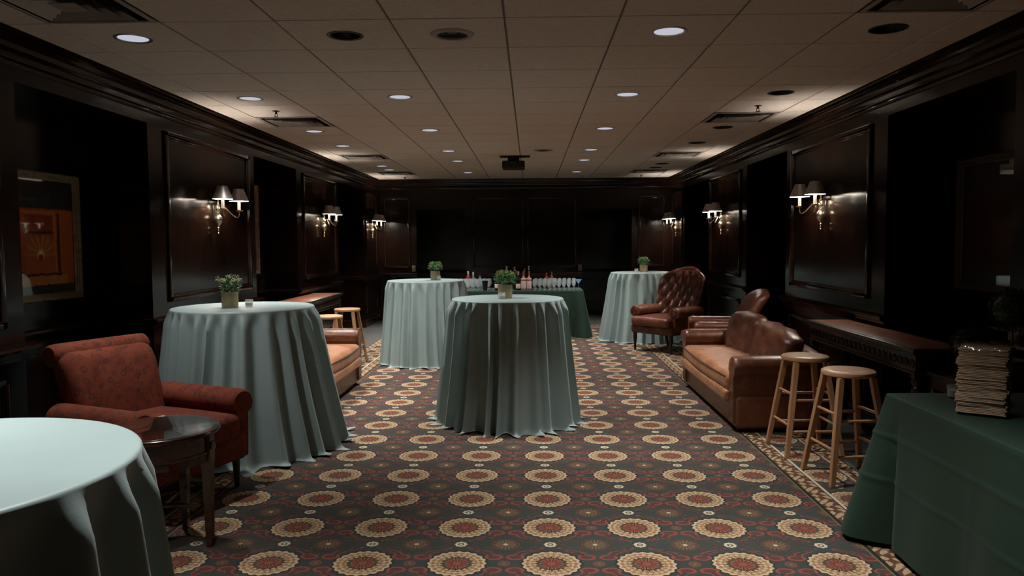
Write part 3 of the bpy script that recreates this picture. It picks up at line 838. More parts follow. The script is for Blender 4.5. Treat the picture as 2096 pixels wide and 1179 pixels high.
# ------------------------------------------------------------------ rectangular tables under green cloths
def rect_cloth(name, x0, x1, y0, y1, H, drop, label, flare=.035, corner=.12, seed=1, creases=True):
    rnd = random.Random(seed); per = []
    rc = .02; N = 70; nc = 6
    hx, hy = (x1-x0)/2-rc, (y1-y0)/2-rc; cx, cy = (x0+x1)/2, (y0+y1)/2
    cs = [(hx, hy, 0), (-hx, hy, PI/2), (-hx, -hy, PI), (hx, -hy, 1.5*PI)]
    for c in range(4):
        ax, ay, a0 = cs[c]
        for k in range(nc+1):
            a = a0+PI/2*k/nc; per.append((ax+rc*math.cos(a), ay+rc*math.sin(a), math.cos(a), math.sin(a), 1.0))
        bx, by, b0 = cs[(c+1) % 4]
        p = per[-1]; q = (bx+rc*math.cos(b0), by+rc*math.sin(b0))
        L = math.hypot(q[0]-p[0], q[1]-p[1])
        for k in range(1, N):
            f = k/N; d = min(f, 1-f)*L
            per.append((p[0]+(q[0]-p[0])*f, p[1]+(q[1]-p[1])*f, math.cos(b0), math.sin(b0), math.exp(-(d/.13)**2)))
    n = len(per); rows = []
    for q in (.5, .85, .97): rows.append([(p[0]*q, p[1]*q, H) for p in per])
    for k in range(1, 4):
        a = PI/2*k/3; e = .010
        rows.append([(p[0]-p[2]*e*(1-math.sin(a)), p[1]-p[3]*e*(1-math.sin(a)), H-e*(1-math.cos(a))) for p in per])
    T = 64; s_ = 0
    arc = [0]
    for i in range(1, n): arc.append(arc[-1]+math.hypot(per[i][0]-per[i-1][0], per[i][1]-per[i-1][1]))
    for k in range(1, T+1):
        t = k/T; row = []
        z = (H-.01)*(1-t)+(H-drop)*t
        for i, p in enumerate(per):
            w_ = .016*t*math.sin(arc[i]*6.3+seed)+.012*t*math.sin(arc[i]*13+seed*2)
            # hollow just beside each corner, the corner itself flares out
            hol = -.065*t*math.exp(-((p[4]-.30)/.16)**2)
            out = flare*t+corner*t*p[4]**2+w_+hol
            if creases:
                zz = H-z
                for zc in (.20, .42): out += .007*math.exp(-((zz-zc)/.010)**2)
                m = arc[i] % .62
                out += .006*math.exp(-((m-.31)/.014)**2)*min(1, t*4)
            out = max(out, .004)
            row.append((p[0]+p[2]*out, p[1]+p[3]*out, z))
        rows.append(row)
    vs = [(0, 0, H)]+[v for r in rows for v in r]; fs = []
    for i in range(n): fs.append((0, 1+i, 1+(i+1) % n))
    for k in range(len(rows)-1):
        for i in range(n):
            j = (i+1) % n; fs.append((1+k*n+i, 1+(k+1)*n+i, 1+(k+1)*n+j, 1+k*n+j))
    mb = MB(); mb.add(vs, fs); o = mb.build(name, 'green', None, True, 60, (cx, cy, 0)); tag(o, label, 'tablecloth', 'green cloths over the long tables'); return o
GT = (1.82, 2.56, 1.95, 3.93); GH = .765
rect_cloth('tablecloth', *GT, GH, .735, 'forest green cloth over the long table carrying the stack of brown napkins', .055, .13, 2)
BT = (-1.62, .86, 12.42, 13.16); BH = .765
rect_cloth('tablecloth', *BT, BH, .76, 'dark green cloth over the bar table set with glasses and bottles', .05, .09, 4, False)

# napkins, film, candle on the green table
NC = Vector((2.045, 3.46, GH)); NR = math.radians(-38)
nk = None
MB().bbox(-.088, .088, -.086, .086, 0, .012, .003).build('slab', 'black', None, loc=tuple(NC))  # thin black block the napkin stack sits on
tr = bpy.data.objects['slab']; tr.rotation_euler = (0, 0, NR); tag(tr, 'low black tray under the stack of brown napkins', 'slab')
z = GH+.0125; nvar = []
for k in range(3):
    def wave(x, y, zz, k=k): return (x, y, zz+.0011*math.sin(x*30)+.0011*math.sin(y*24))
    nvar.append(rbox(MB(), (0, 0, .0033), (.097-.001*k, .094, .0027), .0026, 1, 5, wave).build('napkin', 'napkin'))
for k in range(44):
    o = nvar[k] if k < 3 else nvar[k % 3].copy()
    if k >= 3: COL.objects.link(o)
    lean = k/44
    o.location = (NC.x+jit(.003)+.006*math.sin(k*.5), NC.y+jit(.003)-.004*lean, z); o.rotation_euler = (0, 0, NR+jit(.035)); z += .0066
    tag(o, 'folded brown paper napkin in the tall stack on the green cloth', 'napkin', 'napkins in the stack')
fm = MB(); fv = []; ff = []; FN = 28
for i in range(FN+1):
    for j in range(FN+1):
        u, v = -1+2*i/FN, -1+2*j/FN
        x, y = u*.110, v*.107; ex = max(0, abs(u)-.90, abs(v)-.90)
        zz = .013+.0035*math.sin(u*9+v*4)*math.cos(v*11-u*3)+.002*math.sin(u*31+v*17)
        if ex: zz += -.32*ex+.10*ex*math.sin(7*u-9*v)
        if abs(u) > .9 and abs(v) > .75: zz += .012
        fv.append((x, y, zz))
for i in range(FN):
    for j in range(FN): a_ = i*(FN+1)+j; ff.append((a_, a_+FN+1, a_+FN+2, a_+1))
o = fm.add(fv, ff).build('plastic_wrap', 'wrap'); o.location = (NC.x, NC.y, z); o.rotation_euler = (0, 0, NR)
tag(o, 'clear plastic film bunched over the top of the napkin stack', 'packaging')

def make_votive(label, loc, r=.031, h=.058, group='votive candles on the tables', fill=.6):
    e = empty('votive_candle', loc)
    MB().lathe([(.0, .0), (r*.86, .0), (r*.88, .004), (r, h), (r*.93, h), (r*.82, .008), (.0, .008)], 20).build('glass_cup', 'glass', e)
    MB().lathe([(.0, .0085), (r*.815, .0085), (r*.88, h*fill), (r*.4, h*fill-.002), (.0, h*fill-.003)], 20).build('wax', 'wax', e)
    MB().tube([(0, 0, h*fill-.003), (.001, 0, h*fill+.009)], .0012, 6).build('wick', 'black', e)
    tag(e, label, 'candle', group); return e
make_votive('glass votive candle on the green cloth beside the napkin stack', (2.105, 3.80, GH), .038, .062, fill=.62)

# ------------------------------------------------------------------ potted plants
def leaf(mb, p, d, up_, L, W):
    d = d.normalized(); s = d.cross(up_)
    if s.length < 1e-3: s = Vector((1, 0, 0))
    s.normalize(); nrm = s.cross(d)
    a = p; b = p+d*L*.5+s*W*.5+nrm*W*.12; c = p+d*L - nrm*L*.10; e = p+d*L*.5-s*W*.5+nrm*W*.12; m = p+d*L*.5-nrm*W*.05
    mb.add([a, b, c, e, m], [(0, 1, 4), (1, 2, 4), (4, 2, 3), (0, 4, 3)])
def plant(key, dx, dy, style, label, seed):
    rnd = random.Random(seed); cx, cy = TAB[key]
    e = empty('potted_plant', (cx+dx, cy+dy, TH))
    MB().lathe([(.0, 0), (.058, 0), (.061, .003), (.063, .118), (.059, .118), (.057, .10), (.0, .10)], 36).build('pot', 'potbrass', e)
    MB().lathe([(.0, .106), (.03, .108), (.0565, .1005)], 24, cap=False).build('soil', 'soil', e)
    lf = MB(); fl_ = MB(); st = MB()
    def ball(R, zc, nz):
        while True:
            v = Vector((rnd.uniform(-1, 1), rnd.uniform(-1, 1), rnd.uniform(-.6, 1)))
            if .3 < v.length < 1: return Vector((v.x*R, v.y*R, zc+v.z*nz)), v.normalized()
    if style == 'bloom':
        for i in range(150):
            p, d = ball(.062, .150, .042); leaf(lf, p, d+Vector((0, 0, .25)), Vector((0, 0, 1)), rnd.uniform(.025, .045), rnd.uniform(.016, .028))
        heads = [(-.085, 0, .215), (-.05, -.03, .205), (-.02, .03, .225), (.015, -.02, .240), (.05, .01, .228), (.075, -.02, .21), (.02, .05, .205), (-.06, .04, .205), (.04, -.05, .195), (-.02, -.055, .20), (.06, .045, .20)]
        for h in heads:
            hv = Vector(h); st.tube([(h[0]*.3, h[1]*.3, .11), (h[0]*.7, h[1]*.7, .165), h], [.0025, .002, .0015], 5)
            for k in range(20):
                v = Vector((rnd.gauss(0, 1), rnd.gauss(0, 1), rnd.gauss(.3, .8))).normalized()
                leaf(fl_, hv+v*rnd.uniform(.004, .020), v, Vector((rnd.random(), rnd.random(), 1)), rnd.uniform(.010, .017), .012)
        pm = 'petal'
    else:
        for i in range(240):
            p, d = ball(.082, .165, .045); leaf(lf, p, d+Vector((0, 0, .3)), Vector((0, 0, 1)), rnd.uniform(.022, .042), rnd.uniform(.014, .026))
        for i in range(10): st.tube([(jit(.02), jit(.02), .10), (jit(.05), jit(.05), .17)], .0022, 5)
        for i in range(130):
            a = rnd.uniform(0, 2*PI); q = rnd.uniform(.1, 1)**.6*.085
            zc = .205+rnd.uniform(-.008, .022) - (.02 if q > .07 else 0)
            v = Vector((math.cos(a)*q*6, math.sin(a)*q*6, 1)); leaf(fl_, Vector((q*math.cos(a), q*math.sin(a), zc)), v, Vector((rnd.random(), rnd.random(), .5)), rnd.uniform(.014, .026), .016)
        pm = 'petal_g'
    o = lf.build('foliage', 'leaf', e, smooth=False); o['kind'] = 'stuff'
    o = fl_.build('flowers', pm, e, smooth=False); o['kind'] = 'stuff'
    st.build('stems', 'leaf', e)
    tag(e, label, 'plant', 'potted plants on the cocktail tables'); return e
plant('left', -.09, -.04, 'bloom', 'brass pot of cream-flowered plant on the table behind the rust armchair', 1)
plant('mid', -.02, -.02, 'leafy', 'brass pot of leafy green plant on the table in the middle of the carpet', 2)
plant('back', .12, .05, 'leafy', 'brass pot of leafy green plant on the draped table in front of the bar', 3)
plant('far', .02, -.02, 'leafy', 'brass pot of leafy green plant on the table beside the tufted armchair', 4)
make_votive('glass votive candle on the draped table behind the rust armchair', (TAB['left'][0]+.05, TAB['left'][1]-.02, TH))
make_votive('glass votive candle in front of the pot on the middle table', (TAB['mid'][0]-.045, TAB['mid'][1]-.13, TH))
make_votive('glass votive candle on the draped table in front of the bar', (TAB['back'][0]+.175, TAB['back'][1]-.04, TH))
make_votive('glass votive candle on the table beside the tufted armchair', (TAB['far'][0]-.10, TAB['far'][1]-.06, TH))

# ------------------------------------------------------------------ bar stools
def make_stool():
    r = empty('bar_stool', (0, 0, 0)); H = .712; R = .168
    MB().lathe([(.0, H-.034), (R-.012, H-.034), (R-.002, H-.028), (R, H-.018), (R-.003, H-.006), (R-.012, H), (R*.6, H-.002), (.0, H-.003)], 48).build('seat', 'seatwood', r)
    feet = []; A, B = .105, .198
    for sx in (-1, 1):
        for sy in (-1, 1):
            def leg_at(z, sx=sx, sy=sy):
                t = 1-z/(H-.034); q = A+(B-A)*t; return Vector((sx*q, sy*q, z))
            mb = MB(); vs = []
            for z, hw in ((0, .015), (.02, .016), (.35, .019), (H-.034, .019)):
                c = leg_at(z)
                for a, b in ((-1, -1), (1, -1), (1, 1), (-1, 1)): vs.append((c.x+a*hw, c.y+b*hw, z))
            fs = [(3, 2, 1, 0), (12, 13, 14, 15)]
            for k in range(3):
                for i in range(4): j = (i+1) % 4; fs.append((k*4+i, k*4+j, k*4+4+j, k*4+4+i))
            o = mb.add(vs, fs).build('leg', 'stoolwood', r, smooth=False)
            bv = o.modifiers.new('round', 'BEVEL'); bv.width = .004; bv.segments = 2
    def at(sx, sy, z):
        t = 1-z/(H-.034); q = A+(B-A)*t; return (sx*q, sy*q, z)
    for z0, z1 in ((.185, .225), (.405, .445)):
        for s in (-1, 1):
            MB().tube([at(-1, s, z0), at(1, s, z0)], .0095, 10).build('rung', 'stoolwood', r)
            MB().tube([at(s, -1, z1), at(s, 1, z1)], .0095, 10).build('rung', 'stoolwood', r)
    return r
stp = None
for x, y, rz, lb in ((2.06, 4.96, .10, 'pale wooden bar stool between the green-clothed table and its twin'), (2.01, 5.60, .04, 'pale wooden bar stool next to the brown leather sofa'),
                     (-2.36, 8.80, .05, 'pale wooden bar stool half hidden behind the leather sofa arm, by the console'), (-2.37, 9.76, -.05, 'pale wooden bar stool standing clear of the sofa arm at the carpet edge')):
    if stp is None: stp = make_stool(); o = stp
    else: o = copy_tree(stp)
    o.location = (x, y, 0); o.rotation_euler = (0, 0, rz); tag(o, lb, 'stool', 'pale wooden bar stools')

# ------------------------------------------------------------------ console tables
def make_console(L, D, H, label, loc, rz):
    r = empty('console_table', loc, rz)           # long axis local x, front -y
    top = MB().bbox(-L/2, L/2, -D/2, D/2, H-.028, H, .006).build('top', 'tablewood', r)
    MB().bbox(-L/2+.035, L/2-.035, -D/2+.035, D/2-.035, H-.004, H+.0015, .001).build('leather_inset', 'tan_top', top)
    MB().bbox(-L/2+.01, L/2-.01, -D/2+.01, D/2-.01, H-.042, H-.028, .005).build('moulding', 'tablewood', r)
    ap = MB().bbox(-L/2+.03, L/2-.03, -D/2+.03, D/2-.03, H-.15, H-.042, .004).build('apron', 'tablewood', r)
    # carved fret: raised rounds along the apron
    k = int((L-.1)/.075); yy = -D/2+.029; s = -1; ros = None
    for i in range(k):
        x = -L/2+.07+(L-.14)*i/(k-1)
        if True:
            fr_ = MB()
            T = Matrix.Rotation(PI/2, 4, 'X')
            fr_.lathe([(.030, 0), (.030, .007), (.022, .010), (.019, .004), (.011, .004), (.008, .009), (.0, .010)], 12, T)
            if ros is None: ros = fr_.build('carved_roundel', 'tablewood', ap); o = ros
            else: o = ros.copy(); COL.objects.link(o); o.parent = ap
            o.location = (x, yy+.0005, H-.097)
    MB().bbox(-L/2+.022, L/2-.022, -D/2+.022, D/2-.022, H-.165, H-.150, .005).build('bead', 'tablewood', r)
    for sx in (-1, 1):
        for sy in (-1, 1):
            T = Matrix.Translation((sx*(L/2-.06), sy*(D/2-.06), 0))
            g = MB().lathe([(.0, 0), (.016, 0), (.022, .02), (.018, .05), (.030, .07), (.020, .09), (.022, .12), (.030, H*.55), (.034, H-.26), (.022, H-.245), (.036, H-.225), (.036, H-.205), (.028, H-.19)], 18, T)
            g.bbox(-.034, .034, -.034, .034, H-.19, H-.15, .003, T).build('leg', 'tablewood', r)
    tag(r, label, 'console table', 'carved console tables'); return r
make_console(1.86, .385, .865, 'carved dark console table with tan top behind stools, its end at the sofa back', (2.58, 5.72, 0), -PI/2)
make_console(1.72, .42, .865, 'carved dark console table with tan top beyond the sofa with the tan seat', (-2.815, 9.66, 0), PI/2)

# ------------------------------------------------------------------ topiary stand
st_ = empty('plant_stand', (2.60, 4.43, 0))
MB().bbox(-.16, .16, -.29, .29, .715, .74, .005).build('top', 'tablewood', st_)
MB().bbox(-.145, .145, -.275, .275, .64, .715, .004).build('apron', 'tablewood', st_)
for sx in (-1, 1):
    for sy in (-1, 1): MB().bbox(sx*.13-.018, sx*.13+.018, sy*.25-.018, sy*.25+.018, 0, .64, .003).build('leg', 'tablewood', st_)
tag(st_, 'low dark wooden stand holding the clipped topiary plants', 'plant stand')
def topiary(loc, R, zc, label, seed, pot):
    rnd = random.Random(seed); e = empty('topiary', loc)
    if pot == 'round': MB().lathe([(.0, 0), (.042, 0), (.056, .085), (.06, .09), (.06, .1), (.052, .1), (.048, .085), (.0, .085)], 24).build('pot', 'planter', e)
    else: MB().bbox(-.075, .075, -.075, .075, 0, .145, .006).build('pot', 'planter', e)
    MB().tube([(0, 0, .08), (.004, .002, zc-R*.5)], .007, 8).build('stem', 'planter', e)
    ico = MB(); ico.lathe([(0, zc-R*.8)]+[(R*.8*math.sin(PI*k/8), zc-R*.8*math.cos(PI*k/8)) for k in range(1, 8)]+[(0, zc+R*.8)], 16)
    ico.build('inner_growth', 'leaf_dark', e)
    mb = MB()
    for i in range(900):
        v = Vector((rnd.gauss(0, 1), rnd.gauss(0, 1), rnd.gauss(0, 1))).normalized()
        leaf(mb, Vector((0, 0, zc))+v*R*rnd.uniform(.78, .97), v+Vector((jit(.9), jit(.9), jit(.9))), Vector((rnd.random(), rnd.random(), 1)), rnd.uniform(.014, .024), rnd.uniform(.009, .014))
    o = mb.build('foliage', 'leaf_dark', e, smooth=False); o['kind'] = 'stuff'
    tag(e, label, 'plant', 'clipped topiary plants'); return e
topiary((2.60, 4.58, .74), .09, .185, 'small clipped topiary ball near the console table', 31, 'round')
topiary((2.655, 4.25, .74), .12, .42, 'taller clipped topiary on a stem in a square brown planter', 32, 'square')

# ------------------------------------------------------------------ round side table with glass
e = empty('side_table', (-1.905, 3.80, 0)); H = .615; R = .300
MB().lathe([(.0, H-.03), (R-.02, H-.03), (R-.004, H-.024), (R, H-.014), (R-.004, H-.004), (R-.012, H), (.0, H)], 64).build('top', 'cherry', e)
MB().lathe([(.0, H+.0004), (R-.028, H+.0004), (R-.024, H+.003), (R-.026, H+.006), (.0, H+.006)], 64).build('glass_disc', 'pane', e)
ap = MB().lathe([(R-.05, H-.030), (R-.035, H-.034), (R-.035, H-.105), (R-.028, H-.112), (R-.028, H-.124), (R-.05, H-.128), (R-.06, H-.10), (R-.06, H-.03)], 64, cap=False).build('apron', 'cherry', e)
for k in range(8):
    a = PI/8+k*PI/4
    MB().bbox(-.060, .060, -.004, .004, -.165, -.128, .002, Matrix.Rotation(a, 4, 'Z') @ Matrix.Translation((0, R-.045, H))).build('apron_panel', 'cherry', e, smooth=False)
for k in range(4):
    a = math.radians(-2)+k*PI/2
    T = Matrix.Rotation(a, 4, 'Z') @ Matrix.Translation((R-.045, 0, 0))
    mb = MB(); vs = []
    for z, hw in ((0, .013), (.045, .015), (.046, .019), (.058, .019), (.059, .016), (.40, .023), (H-.17, .025), (H-.03, .026)):
        for p, q in ((-1, -1), (1, -1), (1, 1), (-1, 1)): vs.append((p*hw, q*hw, z))
    n = len(vs)//4; fs = [(3, 2, 1, 0), tuple(range(n*4-4, n*4))]
    for s in range(n-1):
        for i in range(4): j = (i+1) % 4; fs.append((s*4+i, s*4+j, s*4+4+j, s*4+4+i))
    lg = mb.add(vs, fs, T).build('leg', 'cherry', e, smooth=False)
    rb = MB()
    for q in range(6):
        t = q*PI/3; rb.lathe([(.0, .004), (.010, .003), (.009, .0)], 8, T @ Matrix.Translation((.027, .013*math.cos(t), H-.085+.013*math.sin(t))) @ Matrix.Rotation(PI/2, 4, 'Y'))
    rb.lathe([(.0, .006), (.007, .004), (.007, .0)], 8, T @ Matrix.Translation((.027, 0, H-.085)) @ Matrix.Rotation(PI/2, 4, 'Y')).build('rosette', 'cherry', lg)
MB().bbox(-.19, .19, -.012, .012, .20, .222, .003).bbox(-.012, .012, -.19, .19, .2005, .2215, .003).build('stretcher', 'cherry', e)
tag(e, 'round cherry-wood side table with a glass top in front of the rust armchair', 'side table')

# ------------------------------------------------------------------ rolled-arm seating
def roll_arm(parent, x, yf, yb, z0, zt, rr, mat, sgn, base_w=.06, name='arm', welt=None, lean=0):
    """arm: scrolled top (cylinder flattened) over a slim side panel; runs along y from yf (front) to yb"""
    mb = MB(); n = 22; prof = []
    # outline in (x,z): from inner bottom up around the roll to outer bottom
    cz = zt-rr
    prof.append((-base_w, z0)); prof.append((-base_w, cz-.03))
    for k in range(n+1):
        a = PI+.35-(PI+.9)*k/n
        prof.append((sgn*0+rr*1.12*math.cos(a)*1.0, cz+rr*math.sin(a)))
    prof.append((base_w*.75, cz-rr*.75)); prof.append((base_w*.6, z0))
    prof = [(x+sgn*p[0], p[1]) for p in prof]
    m = len(prof); vs = []; fs = []
    L = yb-yf; cxm = sum(p[0] for p in prof)/m; czm = (z0+zt)/2
    secs = [(0, .86), (.012, .94), (.03, .985), (.06, 1), (L*.5, 1), (L-.03, 1), (L, .97)]
    for d, s in secs:
        for a, b in prof: vs.append((cxm+(a-cxm)*s, yf+d+0, czm+(b-czm)*(1-(1-s)*.5)+lean*d))
    for k in range(len(secs)-1):
        for i in range(m): j = (i+1) % m; fs.append((k*m+i, k*m+j, (k+1)*m+j, (k+1)*m+i))
    fs.append(tuple(range(m))); fs.append(tuple((len(secs)-1)*m+i for i in reversed(range(m))))
    o = mb.add(vs, fs).build(name, mat, parent, True, 50)
    return o
def puff(hx, hy, hz, a, b=0.0, wr=0.0, sd=0):
    def f(x, y, z):
        c = max(0, 1-(x/hx)**2)*max(0, 1-(y/hy)**2)
        z2 = z + (a*c if z > 0 else -b*c)
        if wr and z > -hz*.5: z2 += wr*(math.sin(x*21+sd+y*9)*math.sin(y*17+sd*2)+.6*math.sin(x*41-y*13+sd))*c**.5
        return (x, y, z2)
    return f

# rust armchair --------------------------------------------------------------
d = Vector((.92, -.39, 0)).normalized()
ac = empty('armchair', (-2.32, 4.58, 0), math.atan2(d.y, d.x)+PI/2)     # local -y is the front
def backcurve(x, y, z):   # lean back, rolled-over top, gently rounded shoulders
    t = (z+.30)/.60
    y2 = y + .16*t + .03*max(0, t-.75)*4*.5
    x2 = x*(1-.06*max(0, t-.8)/.2) * (.93+.07*t)
    puf = .030*max(0, 1-(x/.36)**2)*max(0, 1-((t-.5)/.5)**2) if y < 0 else 0
    return (x2, y2-puf, z)
part_r('seat_base', 'redfabric', ac, (0, -.02, .265), (.385, .36, .085), .03, 2, 4)
part_r('seat_cushion', 'redfabric', ac, (0, -.06, .415), (.292, .375, .075), .05, 4, 8, puff(.292, .375, .075, .02))
part_r('backrest', 'redfabric', ac, (0, .27, .62), (.335, .085, .29), .07, 4, 8, backcurve)
rl = MB().lathe([(.0, -.335), (.055, -.335), (.068, -.32), (.072, -.28), (.072, .28), (.068, .32), (.055, .335), (.0, .335)], 26, Matrix.Translation((0, .465, .885)) @ Matrix.Rotation(PI/2, 4, 'Y')).build('rolled_top', 'redfabric', ac)
for s in (-1, 1):
    roll_arm(ac, s*.375, -.36, .33, .18, .625, .085, 'redfabric', s, .065)
    rbox(MB(), (s*.372, -.02, .515), (.004, .26, .006), .004, 1, 2).build('piping', 'redfabric', ac)
for sx in (-1, 1):
    MB().tube([(sx*.33, -.33, .19), (sx*.33, -.335, .03), (sx*.33, -.335, .001)], [.026, .017, .015], 10).build('leg', 'dark_leg', ac)
    MB().tube([(sx*.33, .30, .19), (sx*.33, .355, .05), (sx*.33, .36, .02), (sx*.33, .36, .001)], [.026, .018, .017, .016], 10).build('leg', 'dark_leg', ac)
tag(ac, 'rust-red paisley fabric armchair with rolled arms beside the glass-topped side table', 'armchair')

# leather sofas -----------------------------------------------------------------
def sofa(W, Dp, loc, rz, label, seed, slump, SH=.62):
    r = empty('leather_sofa', loc, rz); hw = W/2; hd = Dp/2
    aw = .10
    part_r('base', 'brown_leather', r, (0, .02, .165), (hw-.015, hd-.03, .135), .035, 3, 4)
    part_r('front_rail', 'tan_leather', r, (0, -hd+.035, .275), (hw-2*aw+.02, .045, .05), .03, 3, 6, puff(hw-2*aw, .045, .05, .006))
    cw = hw-2*aw+.035
    def crown(x, y, z):
        c = max(0, 1-(x/cw)**2)*max(0, 1-(y/(hd-.02))**2)
        nose = -.03*math.cos(PI*x/(2*cw)) if y < 0 else 0
        return (x, y+nose*(-y/hd), z+(.035*c if z > 0 else 0)+.005*math.sin(x*9+seed)*math.sin(y*11)*c)
    cush = part_r('seat_cushion', 'tan_leather', r, (0, -.075, .385), (cw, hd-.085, .075), .055, 4, 12, crown)
    # welt along the cushion's front edge
    pts = [(x, -.075-(hd-.085)+.004-.03*math.cos(PI*x/(2*cw)), .432) for x in [(-cw+.05)+(2*cw-.10)*k/20 for k in range(21)]]
    MB().tube(pts, .006, 6).build('welt', 'brown_leather', cush)
    for s in (-1, 1):
        roll_arm(r, s*(hw-aw), -hd+.03, hd-.10, .06, SH, .095, 'brown_leather', s, .085)
    def lean(x, y, z):
        t = (z+.24)/.48; return (x*(1-.04*t), y+.06*t, z-.05*(x/hw)**2*(t > .6))
    part_r('backrest', 'brown_leather', r, (0, hd-.14, .44), (hw-.06, .075, .24), .06, 3, 10, lean)
    # two slouching back cushions
    for k, s in enumerate((-1, 1)):
        def slouch(x, y, z, s=s, k=k):
            t = (z+.2)/.4; c = max(0, 1-(x/(cw/2))**2)
            y2 = y+.09*t + (-.03*c*max(0, 1-((t-.4)/.6)**2) if y < 0 else 0)
            z2 = z+.03*c*(t > .5) - slump[k]*t*(1+s*x/cw*1.3)*.5
            z2 += .006*math.sin(x*17+seed+k)*t; y2 += .014*math.sin(x*19+z*23+seed*2+k)*c + .010*math.sin(z*37+x*13)*c + .008*math.sin(x*41-z*29)*c
            return (x, y2, z2)
        part_r('back_cushion', 'brown_leather', r, (s*cw*.5, hd-.30, .625), (cw*.5+.01, .085, .20), .075, 4, 10, slouch)
    for sx in (-1, 1):
        for sy in (-1, 1): MB().lathe([(.0, 0), (.02, 0), (.026, .034), (.0, .034)], 12, Matrix.Translation((sx*(hw-.10), sy*(hd-.10), 0))).build('foot', 'dark_leg', r)
    tag(r, label, 'sofa', 'brown leather sofas along the walls'); return r
sofa(2.12, .80, (2.0, 7.15, 0), -PI/2, 'brown leather sofa with slumped creased cushions next to the two stools', 3, (.02, .09))
sofa(1.64, .80, (-2.24, 7.54, 0), PI/2, 'tan-seated leather sofa half hidden by the draped table and facing the carpet', 8, (.03, .05))

# smaller red-brown leather chair between sofa and tufted chair ------------------
lc = empty('leather_armchair', (2.24, 9.0, 0), -PI/2-.10)
part_r('seat_base', 'red_leather', lc, (0, 0, .27), (.36, .37, .09), .03, 3, 4)
part_r('seat_cushion', 'red_leather', lc, (0, -.08, .41), (.275, .36, .065), .045, 4, 6, puff(.275, .36, .065, .02))
def barrel(x, y, z):
    t = (z+.33)/.66
    return (x*(1-.12*max(0, t-.55)/.45), y+.20*t*t - .10*(x/.36)**2*(1-t*.6), z-.06*(x/.36)**2*max(0, t-.5)*2)
part_r('backrest', 'red_leather', lc, (0, .28, .66), (.36, .075, .33), .06, 4, 10, barrel)
for s in (-1, 1): roll_arm(lc, s*.345, -.34, .28, .18, .635, .062, 'red_leather', s, .055)
for sx in (-1, 1):
    for sy in (-1, 1): MB().tube([(sx*.30, sy*.31, .19), (sx*.30, sy*.325, .03), (sx*.30, sy*.325, .001)], [.022, .015, .014], 10).build('leg', 'dark_leg', lc)
tag(lc, 'plain red-brown leather armchair with curved back between the sofa and the tufted chair', 'armchair')

# tufted wing chair -------------------------------------------------------------------
wd = Vector((-.75, -.66, 0)).normalized()
wc = empty('tufted_armchair', (1.95, 10.90, 0), math.atan2(wd.y, wd.x)+PI/2)
def tufted(parent):
    nu, nv = 60, 60; vs = []; fs = []; z0, z1 = .46, 1.14
    def half(t): # half-width by height
        base = .285+.085*math.sin(min(1, t/.75)*PI/2)
        if t > .72: q = (t-.72)/.28; base *= math.sqrt(max(0, 1-.62*q**2.6))
        return base
    btn = []
    def pt(iu, iv, front):
        u = -1+2*iu/nu; t = iv/nv; hw = half(t); x = u*hw; z = z0+(z1-z0)*t - .06*u*u*max(0, t-.7)/.3
        yb = .27+.20*t+.03*max(0, t-.8)
        wing = -.17*abs(u)**3*(1-.35*t)
        if not front: return (x*.99, yb+.095+wing*.9, z)
        p, q = x/.135+z/.235, x/.135-z/.235
        tf = (abs(math.sin(PI*p/1.0))*abs(math.sin(PI*q/1.0)))**.42
        edge = max(0, 1-abs(u)**6)*max(0, 1-abs(2*t-1)**8)
        return (x, yb+wing-.055*tf*edge-.01, z)
    for front in (True, False):
        for iv in range(nv+1):
            for iu in range(nu+1): vs.append(pt(iu, iv, front))
    o = (nu+1)*(nv+1)
    for k in (0, o):
        for iv in range(nv):
            for iu in range(nu):
                a = k+iv*(nu+1)+iu; f = (a, a+1, a+nu+2, a+nu+1); fs.append(f if k else f[::-1])
    for iu in range(nu):
        fs.append((iu, iu+1, o+iu+1, o+iu)); a = nv*(nu+1)+iu; fs.append((a+1, a, o+a, o+a+1))
    for iv in range(nv):
        a = iv*(nu+1); b = a+nu+1; fs.append((b, a, o+a, o+b)); a += nu; b += nu; fs.append((a, b, o+b, o+a))
    bk = MB().add(vs, fs).build('backrest', 'oxblood', parent, True, 70)
    # edge roll
    rim = []
    for iv in range(0, nv+1, 2): p, q = pt(0, iv, True), pt(0, iv, False); rim.append(((p[0]+q[0])/2, (p[1]+q[1])/2, p[2]))
    for iu in range(2, nu, 2): p, q = pt(iu, nv, True), pt(iu, nv, False); rim.append((p[0], (p[1]+q[1])/2, p[2]))
    for iv in range(nv, -1, -2): p, q = pt(nu, iv, True), pt(nu, iv, False); rim.append(((p[0]+q[0])/2, (p[1]+q[1])/2, p[2]))
    MB().tube(rim, .042, 12).build('edge_roll', 'oxblood', bk)
    # buttons sit where the creases cross
    bb_ = None
    for a in range(-14, 15):
        for b in range(-14, 15):
            x = .135*(a+b)/2; z = .235*(a-b)/2
            t = (z-z0)/(z1-z0)
            if .08 < t < .92 and abs(x) < half(t)*.86:
                u = x/half(t); yb = .27+.20*t+.03*max(0, t-.8)-.17*abs(u)**3*(1-.35*t)-.012
                if bb_ is None: bb_ = MB().lathe([(.0, -.006), (.011, -.003), (.012, .004), (.0, .006)], 10, Matrix.Rotation(PI/2, 4, 'X')).build('button', 'oxblood', bk); o_ = bb_
                else: o_ = bb_.copy(); COL.objects.link(o_); o_.parent = bk
                o_.location = (x, yb, z-.06*u*u*max(0, t-.7)/.3)
tufted(wc)
part_r('seat_rail', 'oxblood', wc, (0, -.02, .315), (.37, .35, .065), .04, 3, 4)
part_r('seat_cushion', 'brown_leather', wc, (0, -.05, .425), (.335, .37, .065), .055, 4, 8, puff(.335, .37, .065, .025, 0, .003, 2))
